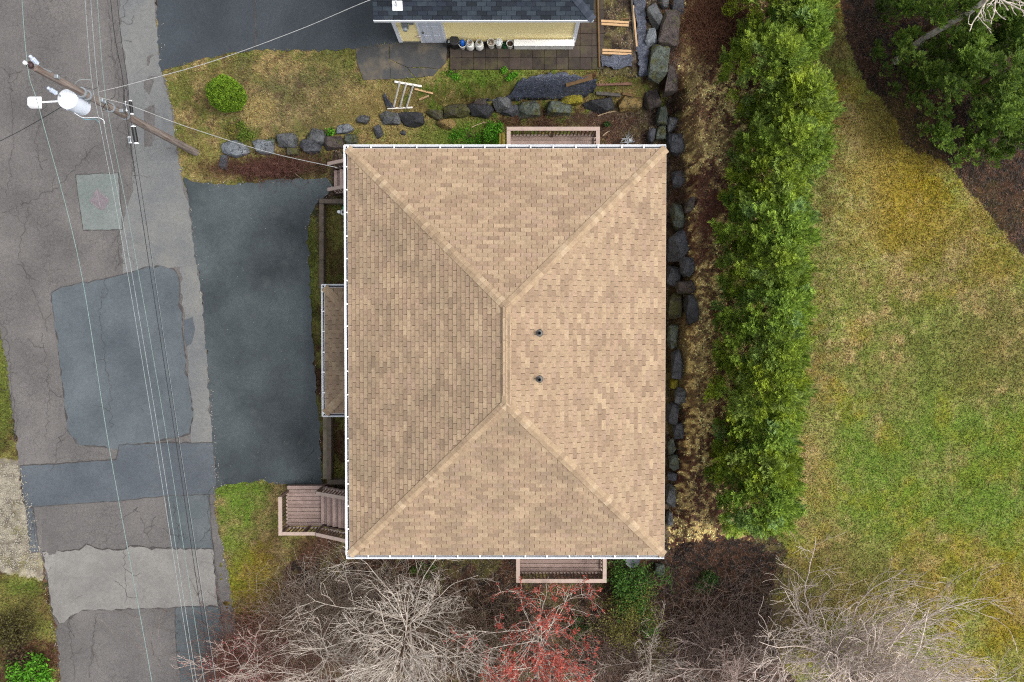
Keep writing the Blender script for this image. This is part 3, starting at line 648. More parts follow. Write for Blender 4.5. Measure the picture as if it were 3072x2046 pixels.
# walls, windows and doors under the eaves
WI = .5; wx0, wx1, wy0, wy1 = EX0+WI, EX1-WI, EY0+WI, EY1-WI
for nm, c, d in (('wall', ((wx0+wx1)/2, wy1-.08, 2.95), (wx1-wx0, .16, 4.85)), ('wall', ((wx0+wx1)/2, wy0+.08, 2.95), (wx1-wx0, .16, 4.85)), ('wall', (wx0+.08, (wy0+wy1)/2, 2.95), (.16, wy1-wy0-.33, 4.85)), ('wall', (wx1-.08, (wy0+wy1)/2, 2.95), (.16, wy1-wy0-.33, 4.85))):
    hp(MB().box(c, d).build(nm, M_wall))
hp(MB().box(((wx0+wx1)/2, (wy0+wy1)/2, .25), (wx1-wx0+.03, wy1-wy0+.03, .56)).build('foundation', M_conc))
def window(c, wd, ht, axis, sgn):
    o_ = Vector((sgn, 0, 0)) if axis == 'x' else Vector((0, sgn, 0)); c = Vector(c); dm = (lambda a, b, t: (t, a, b)) if axis == 'x' else (lambda a, b, t: (a, t, b))
    f = hp(MB().box(c+o_*.02, dm(wd, ht, .05)).build('window', M_white))
    bpy.context.view_layer.update(); fi = f.matrix_world.inverted()
    for s in (-1, 1):
        off = Vector((0, s*wd*.24, 0)) if axis == 'x' else Vector((s*wd*.24, 0, 0))
        kid(MB().box(c+o_*.045+off, dm(wd*.42, ht*.86, .012)).build('pane', M_glass), f, fi)
for y in (-4.5, 0, 4.2): window((wx1, y, 4.1), 1.4, 1.1, 'x', 1)
for y in (-2.2, 2.2): window((wx0, y, 4.3), 1.5, 1.2, 'x', -1)
for x in (-3, 3.2): window((x, wy1, 4.2), 1.4, 1.1, 'y', 1); window((x, wy0, 4.2), 1.4, 1.1, 'y', -1)
def door(c, axis, sgn, wd=.9, ht=2.05, mat=None):
    dm = (lambda a, b, t: (t, a, b)) if axis == 'x' else (lambda a, b, t: (a, t, b)); o_ = Vector((sgn, 0, 0)) if axis == 'x' else Vector((0, sgn, 0)); c = Vector(c)
    f = hp(MB().box(c+o_*.02, dm(wd, ht, .06)).build('door', mat or simple('door_white', lin(214, 216, 218), .5, .3, .05, 3))); bpy.context.view_layer.update()
    kid(MB().box(c+o_*.07+(Vector((0, wd*.38, 0)) if axis == 'x' else Vector((wd*.38, 0, 0))), (.06, .06, .06)).build('handle', simple('handle_metal', (.3, .3, .3), .3, .5, .1, 5, 1.0)), f, f.matrix_world.inverted())
door((wx0, 5.0, 2.2), 'x', -1); door((wx0, -5.6, 2.65), 'x', -1); door((1.4, wy1, 2.65), 'y', 1); door((1.6, wy0, 2.65), 'y', -1)
# low hipped roof over the front projection
ZP = 2.85
pa, pb, pc = U(974, 863, ZP), U(974, 1240, ZP), U(1035, 863, ZP)
PX0, PY1, PY0 = pa[0], pa[1], pb[1]; PX1 = wx0+.0; PW = PX1-PX0; PP = math.atan2(.42, PW); pr = PW*math.tan(PP)
proof = hp(MB().add([(PX0, PY0, ZP), (PX1, PY0, ZP), (PX1, PY1, ZP), (PX0, PY1, ZP), (PX1, PY0+PW, ZP+pr), (PX1, PY1-PW, ZP+pr), (PX0, PY0, ZP-.1), (PX1, PY0, ZP-.1), (PX1, PY1, ZP-.1), (PX0, PY1, ZP-.1)],
   [(0, 1, 4), (2, 3, 5), (3, 0, 4, 5), (9, 8, 7, 6), (0, 6, 7, 1), (2, 8, 9, 3), (3, 9, 6, 0)]).build('porch_roof', M_felt)); bpy.context.view_layer.update(); PI_ = proof.matrix_world.inverted()
pj = MB()
for a, b, lc, rc in (((PX0, PY1, ZP), (PX0, PY0, ZP), 1, 1), ((PX0, PY0, ZP), (PX1, PY0, ZP), 1, 0), ((PX1, PY1, ZP), (PX0, PY1, ZP), 0, 1)):
    mb, wh = shingle_face(a, b, PP, PW, TAB, EXPO, lc, rc, rnd); pj.add(mb.v, mb.f); pj.c[-len(mb.f):] = mb.c
struct(kid(pj.build('shingle_covering', M_shn, colors=True), proof, PI_), 'stuff')
cc, ss = math.cos(PP), math.sin(PP)
for a, b, f1, f2 in (((PX0, PY0, ZP), (PX1, PY0+PW, ZP+pr), (-1, 0), (0, -1)), ((PX0, PY1, ZP), (PX1, PY1-PW, ZP+pr), (0, 1), (-1, 0))):
    caps(a, b, perp(a, b, *f1), perp(a, b, *f2), par=proof, inv=PI_)
gutter((PX0-.004, PY0-.1, ZP+.01), (PX0-.004, PY1+.1, ZP+.01), house, HI, out=(-1, 0, 0))
gutter((PX0-.1, PY1+.004, ZP+.01), (PX1, PY1+.004, ZP+.01), house, HI, out=(0, 1, 0), every=.9)
gutter((PX1, PY0-.004, ZP+.01), (PX0-.1, PY0-.004, ZP+.01), house, HI, out=(0, -1, 0), every=.9)
hp(MB().box(((PX0+.25+wx0)/2-.002, (PY0+PY1)/2, 1.37), (wx0-PX0-.25, PY1-PY0-.5, 2.74)).build('projecting_bay', M_wall))
for y in ((PY0+PY1)/2-1.15, (PY0+PY1)/2+1.15):
    gd = hp(MB().box((PX0+.23, y, 1.07), (.06, 2.1, 2.1)).build('garage_door', simple('door_white', lin(214, 216, 218), .5, .3, .05, 3)))
    bpy.context.view_layer.update(); gi = gd.matrix_world.inverted()
    for k in range(4): kid(MB().box((PX0+.19, y, .3+k*.52), (.02, 1.96, .44)).build('panel', M_white), gd, gi)
dsp = (EX0-.05, EY0+.3)
hp(MB().tube([(EX0-.05, EY0+.35, ZE-.1), (EX0+.2, EY0+.35, ZE-.45), (wx0-.05, EY0+.35, ZE-.6), (wx0-.05, EY0+.35, .2)], .04, 8).build('downspout', M_white))

# ================================================================ DECKS AND STEPS
WOOD = [simple('deck_paint_%d' % i, c, .75, .25, .10, 7, bmp=.2, dirt=lin(112, 90, 80), dirt_amt=.4, dscale=4) for i, c in enumerate((lin(164, 142, 132), lin(172, 149, 139), lin(156, 134, 125)))]
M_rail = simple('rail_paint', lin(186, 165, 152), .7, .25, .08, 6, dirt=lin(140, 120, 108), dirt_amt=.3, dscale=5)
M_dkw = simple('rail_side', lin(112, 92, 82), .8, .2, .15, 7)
class Deck:
    def __init__(s, name, label, cat, loc):
        s.e = tag(empty(name, loc), label, cat); bpy.context.view_layer.update(); s.inv = s.e.matrix_world.inverted(); s.r = random.Random(len(label)); s.loc = Vector(loc)
    def part(s, mb, name, mat, **k): return kid(mb.build(name, mat, **k), s.e, s.inv)
    def boards(s, x0, x1, y0, y1, z, along='x', wd=.14, gap=.016):
        lo, hi = (y0, y1) if along == 'x' else (x0, x1); n = max(1, round((hi-lo)/(wd+gap))); st = (hi-lo)/n
        for i in range(n):
            c = lo+(i+.5)*st; m = MB()
            if along == 'x': m.box(((x0+x1)/2, c, z-.019+s.r.uniform(-.002, .002)), (x1-x0, st-gap, .038))
            else: m.box((c, (y0+y1)/2, z-.019+s.r.uniform(-.002, .002)), (st-gap, y1-y0, .038))
            s.part(m, 'board', s.r.choice(WOOD))
    def rail(s, a, b, z0, z1, h=.95, posts=(0, 1), cap=.14, every=.13, bott=.1, ext=(0, 0)):
        """rail between plan points a,b; floor heights z0->z1"""
        a, b = Vector(a).to_3d(), Vector(b).to_3d(); d = b-a; L = d.length
        dx = d.normalized()
        A, B = a+Vector((0, 0, z0)), b+Vector((0, 0, z1)); up = Vector((0, 0, 1))
        s.part(MB().bar(A+up*h-dx*ext[0], B+up*h+dx*ext[1], cap, .04), 'rail_cap', M_rail)
        s.part(MB().bar(A+up*(h-.06), B+up*(h-.06), .04, .07), 'upper_rail', M_dkw)
        s.part(MB().bar(A+up*bott, B+up*bott, .045, .07), 'lower_rail', M_rail)
        for t in posts:
            q = A.lerp(B, t); s.part(MB().box((q.x, q.y, (q.z+h-.03)/2-.05+0.0), (.09, .09, q.z+h-.02+.1)), 'post', M_dkw)
        n = int(L/every)
        for i in range(1, n):
            q = A.lerp(B, i/n); s.part(MB().box((q.x, q.y, q.z+(bott+h-.06)/2), (.036, .036, h-.06-bott)), 'baluster', M_dkw)
    def underpost(s, x, y, z): s.part(MB().box((x, y, z/2-.1), (.12, .12, z+.2-.06)), 'support_post', M_dkw)
    def frame(s, x0, x1, y0, y1, z):
        for c, d in ((((x0+x1)/2, y0+.02, z-.13), (x1-x0, .04, .18)), (((x0+x1)/2, y1-.02, z-.13), (x1-x0, .04, .18)), ((x0+.02, (y0+y1)/2, z-.13), (.04, y1-y0-.084, .18)), ((x1-.02, (y0+y1)/2, z-.13), (.04, y1-y0-.084, .18))):
            s.part(MB().box(c, d), 'joist', M_dkw)
# rear deck at the top of the picture
DZ = 1.6; q0, q1 = U(1526, 386, DZ+.97), U(1794, 386, DZ+.97)
D1 = Deck('deck', 'brown painted deck with railing beside the boulder wall, under the top eave', 'deck', ((q0[0]+q1[0])/2, wy1+.6, float(hgt((q0[0]+q1[0])/2, wy1+.6))))
x0, x1, yo = q0[0], q1[0], q0[1]
D1.boards(x0, x1, wy1+.01, yo, DZ); D1.frame(x0, x1, wy1+.02, yo, DZ-.02)
D1.rail((x0, yo), (x1, yo), DZ, DZ, posts=(0, .5, 1), ext=(.07, .07)); D1.rail((x0, yo-.075), (x0, wy1+.02), DZ, DZ, posts=()); D1.rail((x1, yo-.075), (x1, wy1+.02), DZ, DZ, posts=())
D1.part(MB().bar((x0-.19, yo+.04, DZ+.35), (x0-.19, wy1+.02, DZ+.35), .10, .05), 'stringer', simple('mossy_plank', lin(158, 140, 66), .85, .2, .15, 6, dirt=lin(120, 108, 50), dirt_amt=.4))
D1.part(MB().bar((x0-.305, yo+.02, DZ+.30), (x0-.305, wy1+.02, DZ+.30), .10, .05), 'stringer', simple('mossy_plank', lin(158, 140, 66)))
for x in (x0+.1, x1-.1): D1.underpost(x, yo-.1, DZ)
D1.underpost(x0-.25, yo-.1, DZ+.3)
# deck at the bottom of the picture
q0, q1 = U(1554, 1743, DZ+.97), U(1814, 1743, DZ+.97); x0, x1, yo = q0[0], q1[0], q0[1]
D2 = Deck('deck', 'brown painted deck with railing behind the red budded tree, below the bottom gutter', 'deck', ((x0+x1)/2*1.0 and ((x0+x1)/2, wy0-.6, 0)))
D2.boards(x0, x1, yo, wy0-.01, DZ); D2.frame(x0, x1, yo, wy0-.02, DZ-.02)
D2.rail((x0, yo), (x1, yo), DZ, DZ, posts=(0, 1), ext=(.07, .07)); D2.rail((x0, yo+.075), (x0, wy0-.02), DZ, DZ, posts=()); D2.rail((x1, yo+.075), (x1, wy0-.02), DZ, DZ, posts=())
for x in (x0+.1, x1-.1): D2.underpost(x, yo+.1, DZ)
# entrance landing and flight at lower left of the house
LZ = .55
a_ = U(862, 1457, LZ); b_ = U(967, 1572, LZ)
D3 = Deck('entry_deck', 'brown plank landing and railed steps rising from the driveway edge to the house', 'deck', ((a_[0]+b_[0])/2, (a_[1]+b_[1])/2, 0))
x0, x1, y1, y0 = a_[0], b_[0], a_[1], b_[1]-.08
D3.boards(x0, x1, y0, y1, LZ, 'x', .13); D3.frame(x0, x1, y0, y1, LZ-.02)
ns = 6
for k in range(ns):
    z = LZ+.178*(k+1)*.97; xa = x1+k*.27
    for i, c in enumerate((xa+.065, xa+.20)):
        D3.part(MB().box((c, (y0+y1)/2+.06-.0, z-.019), (.125, y1-y0-.12, .038)), 'tread', D3.r.choice(WOOD))
    D3.part(MB().box((xa+.012, (y0+y1)/2+.06, z-.11), (.02, y1-y0-.14, .14)), 'riser', M_dkw)
zt = LZ+.178*ns*.97
D3.boards(x1+ns*.27, wx0-.01, y0, y1-.06, zt, 'y', .13)
D3.rail((x0+.02, y0-.03), (x0+.02, y1-.22), LZ, LZ, .9, posts=(0, 1), ext=(.07, 0)); D3.rail((x0+.1, y0-.03), (x1, y0-.03), LZ, LZ, .9, posts=(.6, 1), cap=.13)
D3.rail((x1+.05, y0-.03), (x1+ns*.27, y0-.03), LZ+.1, zt, .9, posts=(1,), cap=.13); D3.rail((x1+.05, y1-.05), (x1+ns*.27, y1-.05), LZ+.1, zt, .9, posts=(0, 1), cap=.13)
for x, y in ((x0+.1, y0+.1), (x0+.1, y1-.1), (x1-.1, y0+.1), (x1-.1, y1-.1)): D3.underpost(x, y, LZ)
for yy in (y0+.02, y1-.1): D3.part(MB().bar((x1+.02, yy, LZ-.12), (x1+ns*.27, yy, zt-.14), .04, .24), 'stringer', M_dkw)
# steps at the upper left corner
a_ = U(1000, 505, .35); b_ = U(1000, 577, .35)
D4 = Deck('entry_steps', 'narrow brown wooden steps with two handrails at the upper left house corner', 'steps', (a_[0]+.4, (a_[1]+b_[1])/2, 0))
x0 = a_[0]; y1, y0 = a_[1], b_[1]
for k in range(5):
    z = .25+.19*k; xa = x0+k*.27
    for c in (xa+.065, xa+.2): D4.part(MB().box((c, (y0+y1)/2, z-.019), (.125, y1-y0-.1, .038)), 'tread', D4.r.choice(WOOD))
    D4.part(MB().box((xa+.012, (y0+y1)/2, z-.12), (.02, y1-y0-.12, .15)), 'riser', M_dkw)
zt = .25+.19*4
D4.boards(x0+1.35, wx0-.01, y0, y1, zt+.19, 'y', .13)
for yy in (y0-.02, y1+.02):
    D4.rail((x0-.05, yy), (x0+1.35, yy), .1, zt+.1, .9, posts=(0.04, 1), cap=.13); D4.part(MB().bar((x0+.02, yy, .02), (x0+1.35, yy, zt), .04, .24), 'stringer', M_dkw)
# planter frames of heavy timber
M_tim = simple('weathered_timber', lin(112, 100, 88), .9, .15, .2, 8, bmp=.5, dirt=lin(84, 78, 60), dirt_amt=.6, dscale=3)
M_ledge = simple('ledge_concrete', lin(132, 122, 104), .9, .2, .2, 5, bmp=.4, dirt=lin(92, 88, 66), dirt_amt=.7, dscale=2)
def planter(label, px_o, pys, label_cat, rung, wdt=14, ledge=None):
    a = U(px_o+wdt/2, pys[0], .4); b = U(px_o+wdt/2, pys[1], .4); e = tag(empty('planter', (a[0]+.4, (a[1]+b[1])/2, 0)), label, label_cat); bpy.context.view_layer.update(); inv = e.matrix_world.inverted(); W_ = .18
    n = 3
    for i in range(n):
        t0, t1 = i/n, (i+1)/n
        kid(MB().bar((a[0]+(b[0]-a[0])*t0, a[1]+(b[1]-a[1])*t0-.004, .2), (a[0]+(b[0]-a[0])*t1, a[1]+(b[1]-a[1])*t1+.004, .2), W_, .4).build('timber', M_tim, bevel=.012), e, inv)
    yr = a[1] if rung == 'top' else b[1]; sg = 1 if rung == 'top' else -1
    kid(MB().bar((a[0]-W_/2, yr+sg*W_*.52, .205), (wx0-.02, yr+sg*W_*.52, .205), W_, .41).build('timber', M_tim, bevel=.012), e, inv)
    if ledge: kid(MB().bar((a[0]-.19, a[1]-.1, .12), (b[0]-.19, b[1], .12), .2, .24).build('ledge', M_ledge, bevel=.015), e, inv)
    return e
planter('weathered timber planter frame above the small porch roof', 957, (610, 865), 'planter', 'top')
planter('mossy timber planter frame with outer ledge below the small porch roof', 980, (1242, 1440), 'planter', 'bottom', 14, True)

# ================================================================ NEIGHBOUR'S GARAGE
GZ0 = 1.6
gl, gr = U(1200, 124, GZ0), U(1724, 124, GZ0); gy = (gl[1]+gr[1])/2; gx0, gx1 = gl[0], gr[0]; GE = GZ0+2.55; gdep = 6.4
M_yel = simple('yellow_siding', linw(255, 236, 176), .6, .3, .03, 3, dirt=linw(248, 216, 140), dirt_amt=.25, dscale=1.2)
M_trim = simple('white_trim', linw(232, 236, 242), .5, .3, .04, 3)
M_slate = attr_mat('slate_shingle', .9, .15, .8, 1.2, 90, 8, .4)
garage = tag(empty('garage', ((gx0+gx1)/2, gy+gdep/2, GZ0)), 'yellow sided garage with dark slate grey shingle roof at the top edge', 'garage'); bpy.context.view_layer.update(); GI = garage.matrix_world.inverted()
def gp(o): return kid(o, garage, GI)
n = 22; st = 2.5/n; vs_ = []; fs_ = []
for i in range(n):
    z = GZ0+.06+i*st; vs_ += [(gx0, gy-.028, z), (gx1, gy-.028, z), (gx0, gy-.006, z+st), (gx1, gy-.006, z+st)]
    fs_.append((4*i, 4*i+1, 4*i+3, 4*i+2))
    if i: fs_.append((4*i-2, 4*i-1, 4*i+1, 4*i))
gp(MB().add(vs_, fs_).build('siding', M_yel))
gp(MB().box(((gx0+gx1)/2, gy+gdep/2+.01, GZ0+1.3), (gx1-gx0, gdep-.02, 2.6)).build('wall', M_yel))
gp(MB().box(((gx0+gx1)/2, gy+gdep/2, GZ0+.0), (gx1-gx0+.06, gdep+.06, .14)).build('foundation', M_conc))
for x in (gx0+.04, gx1-.04): gp(MB().box((x, gy-.03, GZ0+1.3), (.14, .05, 2.56)).build('corner_trim', M_trim))
dl, dr_ = U(1272, 124, GZ0)[0], U(1334, 124, GZ0)[0]
gd = gp(MB().box(((dl+dr_)/2, gy-.035, GZ0+1.06), (dr_-dl, .06, 2.06)).build('door', simple('door_grey', linw(206, 212, 224), .45, .35, .03, 3))); bpy.context.view_layer.update(); gdi = gd.matrix_world.inverted()
for sx in (-1, 1):
    for z, hh in ((.42, .55), (1.12, .62), (1.75, .3)):
        kid(MB().box(((dl+dr_)/2+sx*(dr_-dl)*.22, gy-.068, GZ0+z), ((dr_-dl)*.30, .012, hh)).build('door_panel', simple('door_panel', linw(214, 219, 230), .45, .35, .03, 3)), gd, gdi)
kid(MB().lathe([(0, -.05), (.035, -.05), (.035, .0), (.02, .03)], (dl+.08, gy-.09, GZ0+.98), 10).build('handle', simple('handle_metal', (.3, .3, .3), .3, .5, .1, 5, 1.0)), gd, gdi)
for x in (dl-.05, dr_+.05): gp(MB().box((x, gy-.03, GZ0+1.08), (.095, .055, 2.16)).build('door_trim', M_trim))
gp(MB().box(((dl+dr_)/2, gy-.03, GZ0+2.2), (dr_-dl+.2, .055, .1)).build('door_trim', M_trim))
mx_ = U(1217, 100, GZ0+1.4)[0]; M_mg = simple('meter_grey', lin(134, 142, 146), .5, .4, .1, 6)
em = gp(MB().box((mx_, gy-.09, GZ0+1.55), (.22, .12, .34)).build('electric_meter', M_mg, bevel=.01)); bpy.context.view_layer.update(); emi = em.matrix_world.inverted()
kid(MB().lathe([(0, .11), (.085, .10), (.09, 0)], (mx_, gy-.15, GZ0+1.5), 16, Matrix.Rotation(R(90), 3, 'X')).build('meter_glass', simple('meter_glass', lin(176, 186, 190), .15, .5, .1, 8), smooth=True), em, emi)
kid(MB().box((mx_+.24, gy-.07, GZ0+1.75), (.16, .09, .22)).build('junction_box', M_mg, bevel=.008), em, emi)
kid(MB().tube([(mx_, gy-.08, GZ0+1.7), (mx_, gy-.08, GZ0+2.5)], .03, 8).build('conduit', M_mg), em, emi)
gp(MB().box((mx_+.36, gy-.05, GZ0+.55), (.16, .06, .09)).build('wall_outlet', simple('outlet_cream', lin(226, 206, 190), .6, .3, .05, 9), bevel=.008))
el, er = U(1121, 60, GE)[0], U(1780, 60, GE)[0]; ey = U(1400, 60, GE)[1]; grun = 3.6; GP = R(20); ey1 = ey+grun*2
rise = grun*math.tan(GP)
groof = gp(MB().add([(el, ey, GE), (er, ey, GE), (er, ey1, GE), (el, ey1, GE), (el, ey+grun, GE+rise), (er-grun, ey+grun, GE+rise), (el, ey, GE-.1), (er, ey, GE-.1), (er, ey1, GE-.1), (el, ey1, GE-.1)],
  [(0, 1, 5, 4), (1, 2, 5), (2, 3, 4, 5), (3, 0, 4), (9, 8, 7, 6), (0, 6, 7, 1), (1, 7, 8, 2), (2, 8, 9, 3), (3, 9, 6, 0)]).build('roof', simple('slate_felt', lin(34, 38, 44), .95, .1))); bpy.context.view_layer.update(); GRI = groof.matrix_world.inverted()
SLATE = [lin(*c) for c in ((46, 52, 60), (52, 59, 67), (41, 46, 53), (58, 66, 74), (46, 52, 62), (38, 43, 49), (55, 62, 69))]
TAN_SAVE, TANS = TANS, SLATE
gj = MB(); sme = {}; gw = []
for a, b, lc, rc in (((el, ey, GE), (er, ey, GE), 0, 1), ((er, ey, GE), (er, ey1, GE), 1, 1), ((er, ey1, GE), (el, ey1, GE), 1, 0)):
    mb, wh = shingle_face(a, b, GP, grun, TAB, EXPO, lc, rc, rnd, keep=True); gj.add(mb.v, mb.f); gj.c[-len(mb.f):] = mb.c; gw += wh
TANS = TAN_SAVE
gw.sort(key=lambda q: q[4])
for n_, (o_, mx, t_, f_, d_) in enumerate(gw):
    if n_ < 200:
        if t_ not in sme:
            m_ = MB(); m_.tint = t_; m_.add(*tab_geo()); oo = m_.build('shingle', M_slate, colors=True); sme[t_] = oo.data; bpy.data.objects.remove(oo)
        o = link('shingle', sme[t_]); kid(o, groof, GRI); o.matrix_basis = Matrix.Translation(o_) @ mx
    else:
        vs_, fs_ = tab_geo(); M4 = Matrix.Translation(o_) @ mx; gj.tint = t_; gj.add([M4 @ Vector(v) for v in vs_], fs_)
struct(kid(gj.build('shingle_covering', M_slate, colors=True), groof, GRI), 'stuff')
CS, CAPS = CAPS, [lin(58, 64, 74), lin(66, 72, 82), lin(74, 80, 90)]
cc, ss = math.cos(GP), math.sin(GP)
a, b = (er, ey, GE), (er-grun, ey+grun, GE+rise); caps(a, b, perp(a, b, 0, -1), perp(a, b, 1, 0), par=groof, inv=GRI); CAPS = CS
gp(MB().box(((el+er)/2, ey-.014, GE-.06), (er-el+.02, .024, .13)).build('fascia', M_trim))
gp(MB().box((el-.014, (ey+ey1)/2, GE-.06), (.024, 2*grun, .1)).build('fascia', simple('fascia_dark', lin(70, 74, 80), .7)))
ms = U(1191, 14, GE+.25); mzr = GE+(ms[1]-ey)*math.tan(GP)
mast = gp(MB().tube([(ms[0], ms[1], mzr-.1), (ms[0], ms[1], mzr+.75)], .035, 10).build('service_mast', M_white)); bpy.context.view_layer.update(); mi = mast.matrix_world.inverted()
kid(MB().box((ms[0], ms[1], mzr+.03), (.34, .30, .02), Matrix.Rotation(GP, 3, 'X')).build('mast_flashing', M_white), mast, mi)
kid(MB().tube([(ms[0]-.04, ms[1], mzr+.7), (ms[0]-.14, ms[1]-.02, mzr+.85), (ms[0]-.04, ms[1]-.09, mzr+.9), (ms[0]+.07, ms[1]-.03, mzr+.82), (ms[0]+.03, ms[1], mzr+.74)], .014, 6).build('weatherhead_loop', simple('cable_white', lin(210, 212, 214), .5)), mast, mi)
MAST = Vector((ms[0], ms[1], mzr+.72))

# ---------------------------------------------------------------- things along the garage wall
gz0 = TZ+.03
def stand(px, py): 
    p = Uv(px, py, gz0); p.z = float(hgt(p.x, p.y))+.07; return p
M_wp = simple('white_plastic', linw(226, 226, 220), .45, .35, .05, 4, dirt=lin(170, 160, 140), dirt_amt=.35, dscale=5)
M_blk = simple('black_plastic', lin(34, 35, 36), .45, .4, .15, 5)
M_blue = simple('blue_plastic', linw(22, 96, 196), .4, .4, .06, 4)
M_grn = simple('green_plastic', lin(40, 96, 58), .5, .35, .1, 4)
M_dirt = simple('potting_soil', lin(74, 56, 46), .95, .1, .3, 20, bmp=.6)
M_brs = simple('brass_valve', lin(120, 104, 60), .4, .5, .1, 9, .6)
def thing(name, p, label, cat, group=None, rz=0):
    e = tag(empty(name, p, rz), label, cat, group); return e
p = stand(1366, 137); e = thing('plastic_bin', p, 'round black bin with lid beside the grey garage door', 'bin')
MB().lathe([(.115, 0), (.15, .02), (.165, .46), (.165, .47)], (0, 0, 0), 24).build('body', M_blk, e, smooth='auto'); MB().lathe([(.175, .45), (.178, .49), (.15, .515), (.04, .52), (0, .52)], (0, 0, 0), 24).build('lid', simple('lid_dark', lin(52, 53, 55), .5, .4, .1, 5), e, smooth='auto')
p = stand(1347, 134); e = thing('tool_box', p, 'small black box with white cap left of the black bin', 'box')
MB().box((0, 0, .13), (.17, .2, .26)).build('body', M_blk, e, bevel=.01); MB().box((.02, .0, .28), (.07, .08, .04)).build('cap', M_wp, e, bevel=.006)
p = stand(1389, 140); e = thing('bucket', p, 'white bucket holding a bright blue jug beside the black bin', 'bucket')
MB().lathe([(.11, 0), (.14, .27), (.15, .28), (.15, .30), (.13, .30), (.125, .27), (.1, .06), (0, .06)], (0, 0, 0), 24).build('pail', M_wp, e, smooth='auto')
MB().lathe([(0, .07), (.085, .08), (.095, .4), (.07, .46), (.03, .49), (0, .49)], (0, .015, 0), 20).build('blue_jug', M_blue, e, smooth='auto')
def propane(px, py, label, vc):
    e = thing('propane_tank', stand(px, py), label, 'gas cylinder', 'propane tanks by the garage wall', random.random()*6)
    MB().lathe([(.10, .0), (.11, .0), (.11, .04), (.15, .08), (.155, .14), (.155, .30), (.14, .37), (.09, .41), (.03, .425), (0, .425)], (0, 0, 0), 24).build('tank', M_wp, e, smooth='auto')
    MB().lathe([(.03, .42), (.03, .47), (.045, .475), (.045, .5), (0, .5)], (0, 0, 0), 12).build('valve', vc, e, smooth='auto')
    c = MB()
    for k in range(16):
        if k % 8 in (0,): continue
        q = k/16*2*math.pi; c.box((.098*math.cos(q), .098*math.sin(q), .46), (.008, .043, .13), Matrix.Rotation(q, 3, 'Z'))
    c.build('collar', M_wp, e)
propane(1412, 143, 'white propane tank with dull brown valve, next to the blue jug bucket', simple('valve_brown', lin(128, 104, 84), .6))
propane(1439, 143, 'white propane tank with green brass valve, right of the other tank', M_brs)
def bucket(px, py, label, fill, rim=.3, r=.145):
    e = thing('bucket', stand(px, py), label, 'bucket', 'white buckets by the garage wall')
    MB().lathe([(r*.78, 0), (r*.95, rim-.03), (r, rim-.02), (r, rim), (r*.9, rim), (r*.86, rim-.04), (r*.8, rim-.09), (0, rim-.09)], (0, 0, 0), 24).build('pail', M_wp, e, smooth='auto')
    MB().tube([(r*math.cos(q), -.01-.02*math.sin(q), rim-.04-abs(math.sin(q))*.1) for q in np.linspace(0, math.pi, 9)], .005, 5).build('handle', simple('wire', lin(150, 150, 150), .4, .5), e)
    return e
e = bucket(1474, 138, 'white bucket full of coiled tan rope by the garage wall', 'rope', .34)
pts = []
for i in range(40): q = i*.55; rr = .03+.075*abs(math.sin(i*.21)); pts.append((rr*math.cos(q), rr*math.sin(q), .27+.03*math.sin(i*.9)+i*.0012))
MB().tube(pts, .016, 6).build('rope', simple('rope', lin(176, 160, 138), .9), e, smooth=True)
e = bucket(1497, 137, 'white bucket heaped with crumpled white plastic by the garage wall', 'bag', .34)
m = MB(); rb_ = random.Random(5); m.lathe([(.12, .27), (.13, .33), (.10, .39), (.05, .43), (0, .44)], (0, 0, 0), 14); m.v = [(x+rb_.gauss(0, .008), y+rb_.gauss(0, .008), z+rb_.gauss(0, .012)) for x, y, z in m.v]
m.build('plastic_bag', simple('plastic_bag', linw(214, 218, 220), .4, .4, .1, 9), e)
e = bucket(1530, 139, 'white bucket filled with dark soil next to the long white box', 'soil', .3, .135)
MB().lathe([(.116, .2), (.1, .23), (.04, .25), (0, .25)], (0, 0, 0), 16).build('soil', M_dirt, e, smooth=True)
e = thing('watering_can', stand(1514, 141), 'dark green watering can squeezed between two white buckets', 'watering can')
MB().lathe([(.085, 0), (.09, .02), (.08, .2), (.075, .21), (.065, .2), (.07, .1), (0, .1)], (0, 0, 0), 18).build('body', M_grn, e, smooth='auto'); MB().tube([(.06, 0, .06), (.13, -.02, .17), (.17, -.03, .24)], [.02, .014, .02], 8).build('spout', M_grn, e); MB().tube([(-.07, 0, .19), (-.1, 0, .26), (-.02, 0, .3), (.05, 0, .21)], .01, 6).build('handle', M_grn, e)
a, b = U(1541, 137, gz0+.4), U(1723, 137, gz0+.4); yb = gy-.08
e = thing('storage_box', ((a[0]+b[0])/2, (a[1]+yb)/2, float(hgt(a[0], a[1]))+.07), 'long low white storage box against the yellow garage wall', 'box')
Lb, Wb = b[0]-a[0], yb-a[1]
MB().box((0, 0, .17), (Lb-.04, Wb-.04, .34)).build('body', M_wp, e, bevel=.01); MB().box((0, 0, .37), (Lb, Wb, .05)).build('lid', simple('white_lid', linw(240, 240, 238), .4, .35, .02, 3), e, bevel=.012)
for x in (-.3, .3): MB().box((x, -Wb/2-.004, .335), (.09, .015, .04)).build('latch', simple('latch_grey', lin(190, 190, 190), .4), e)

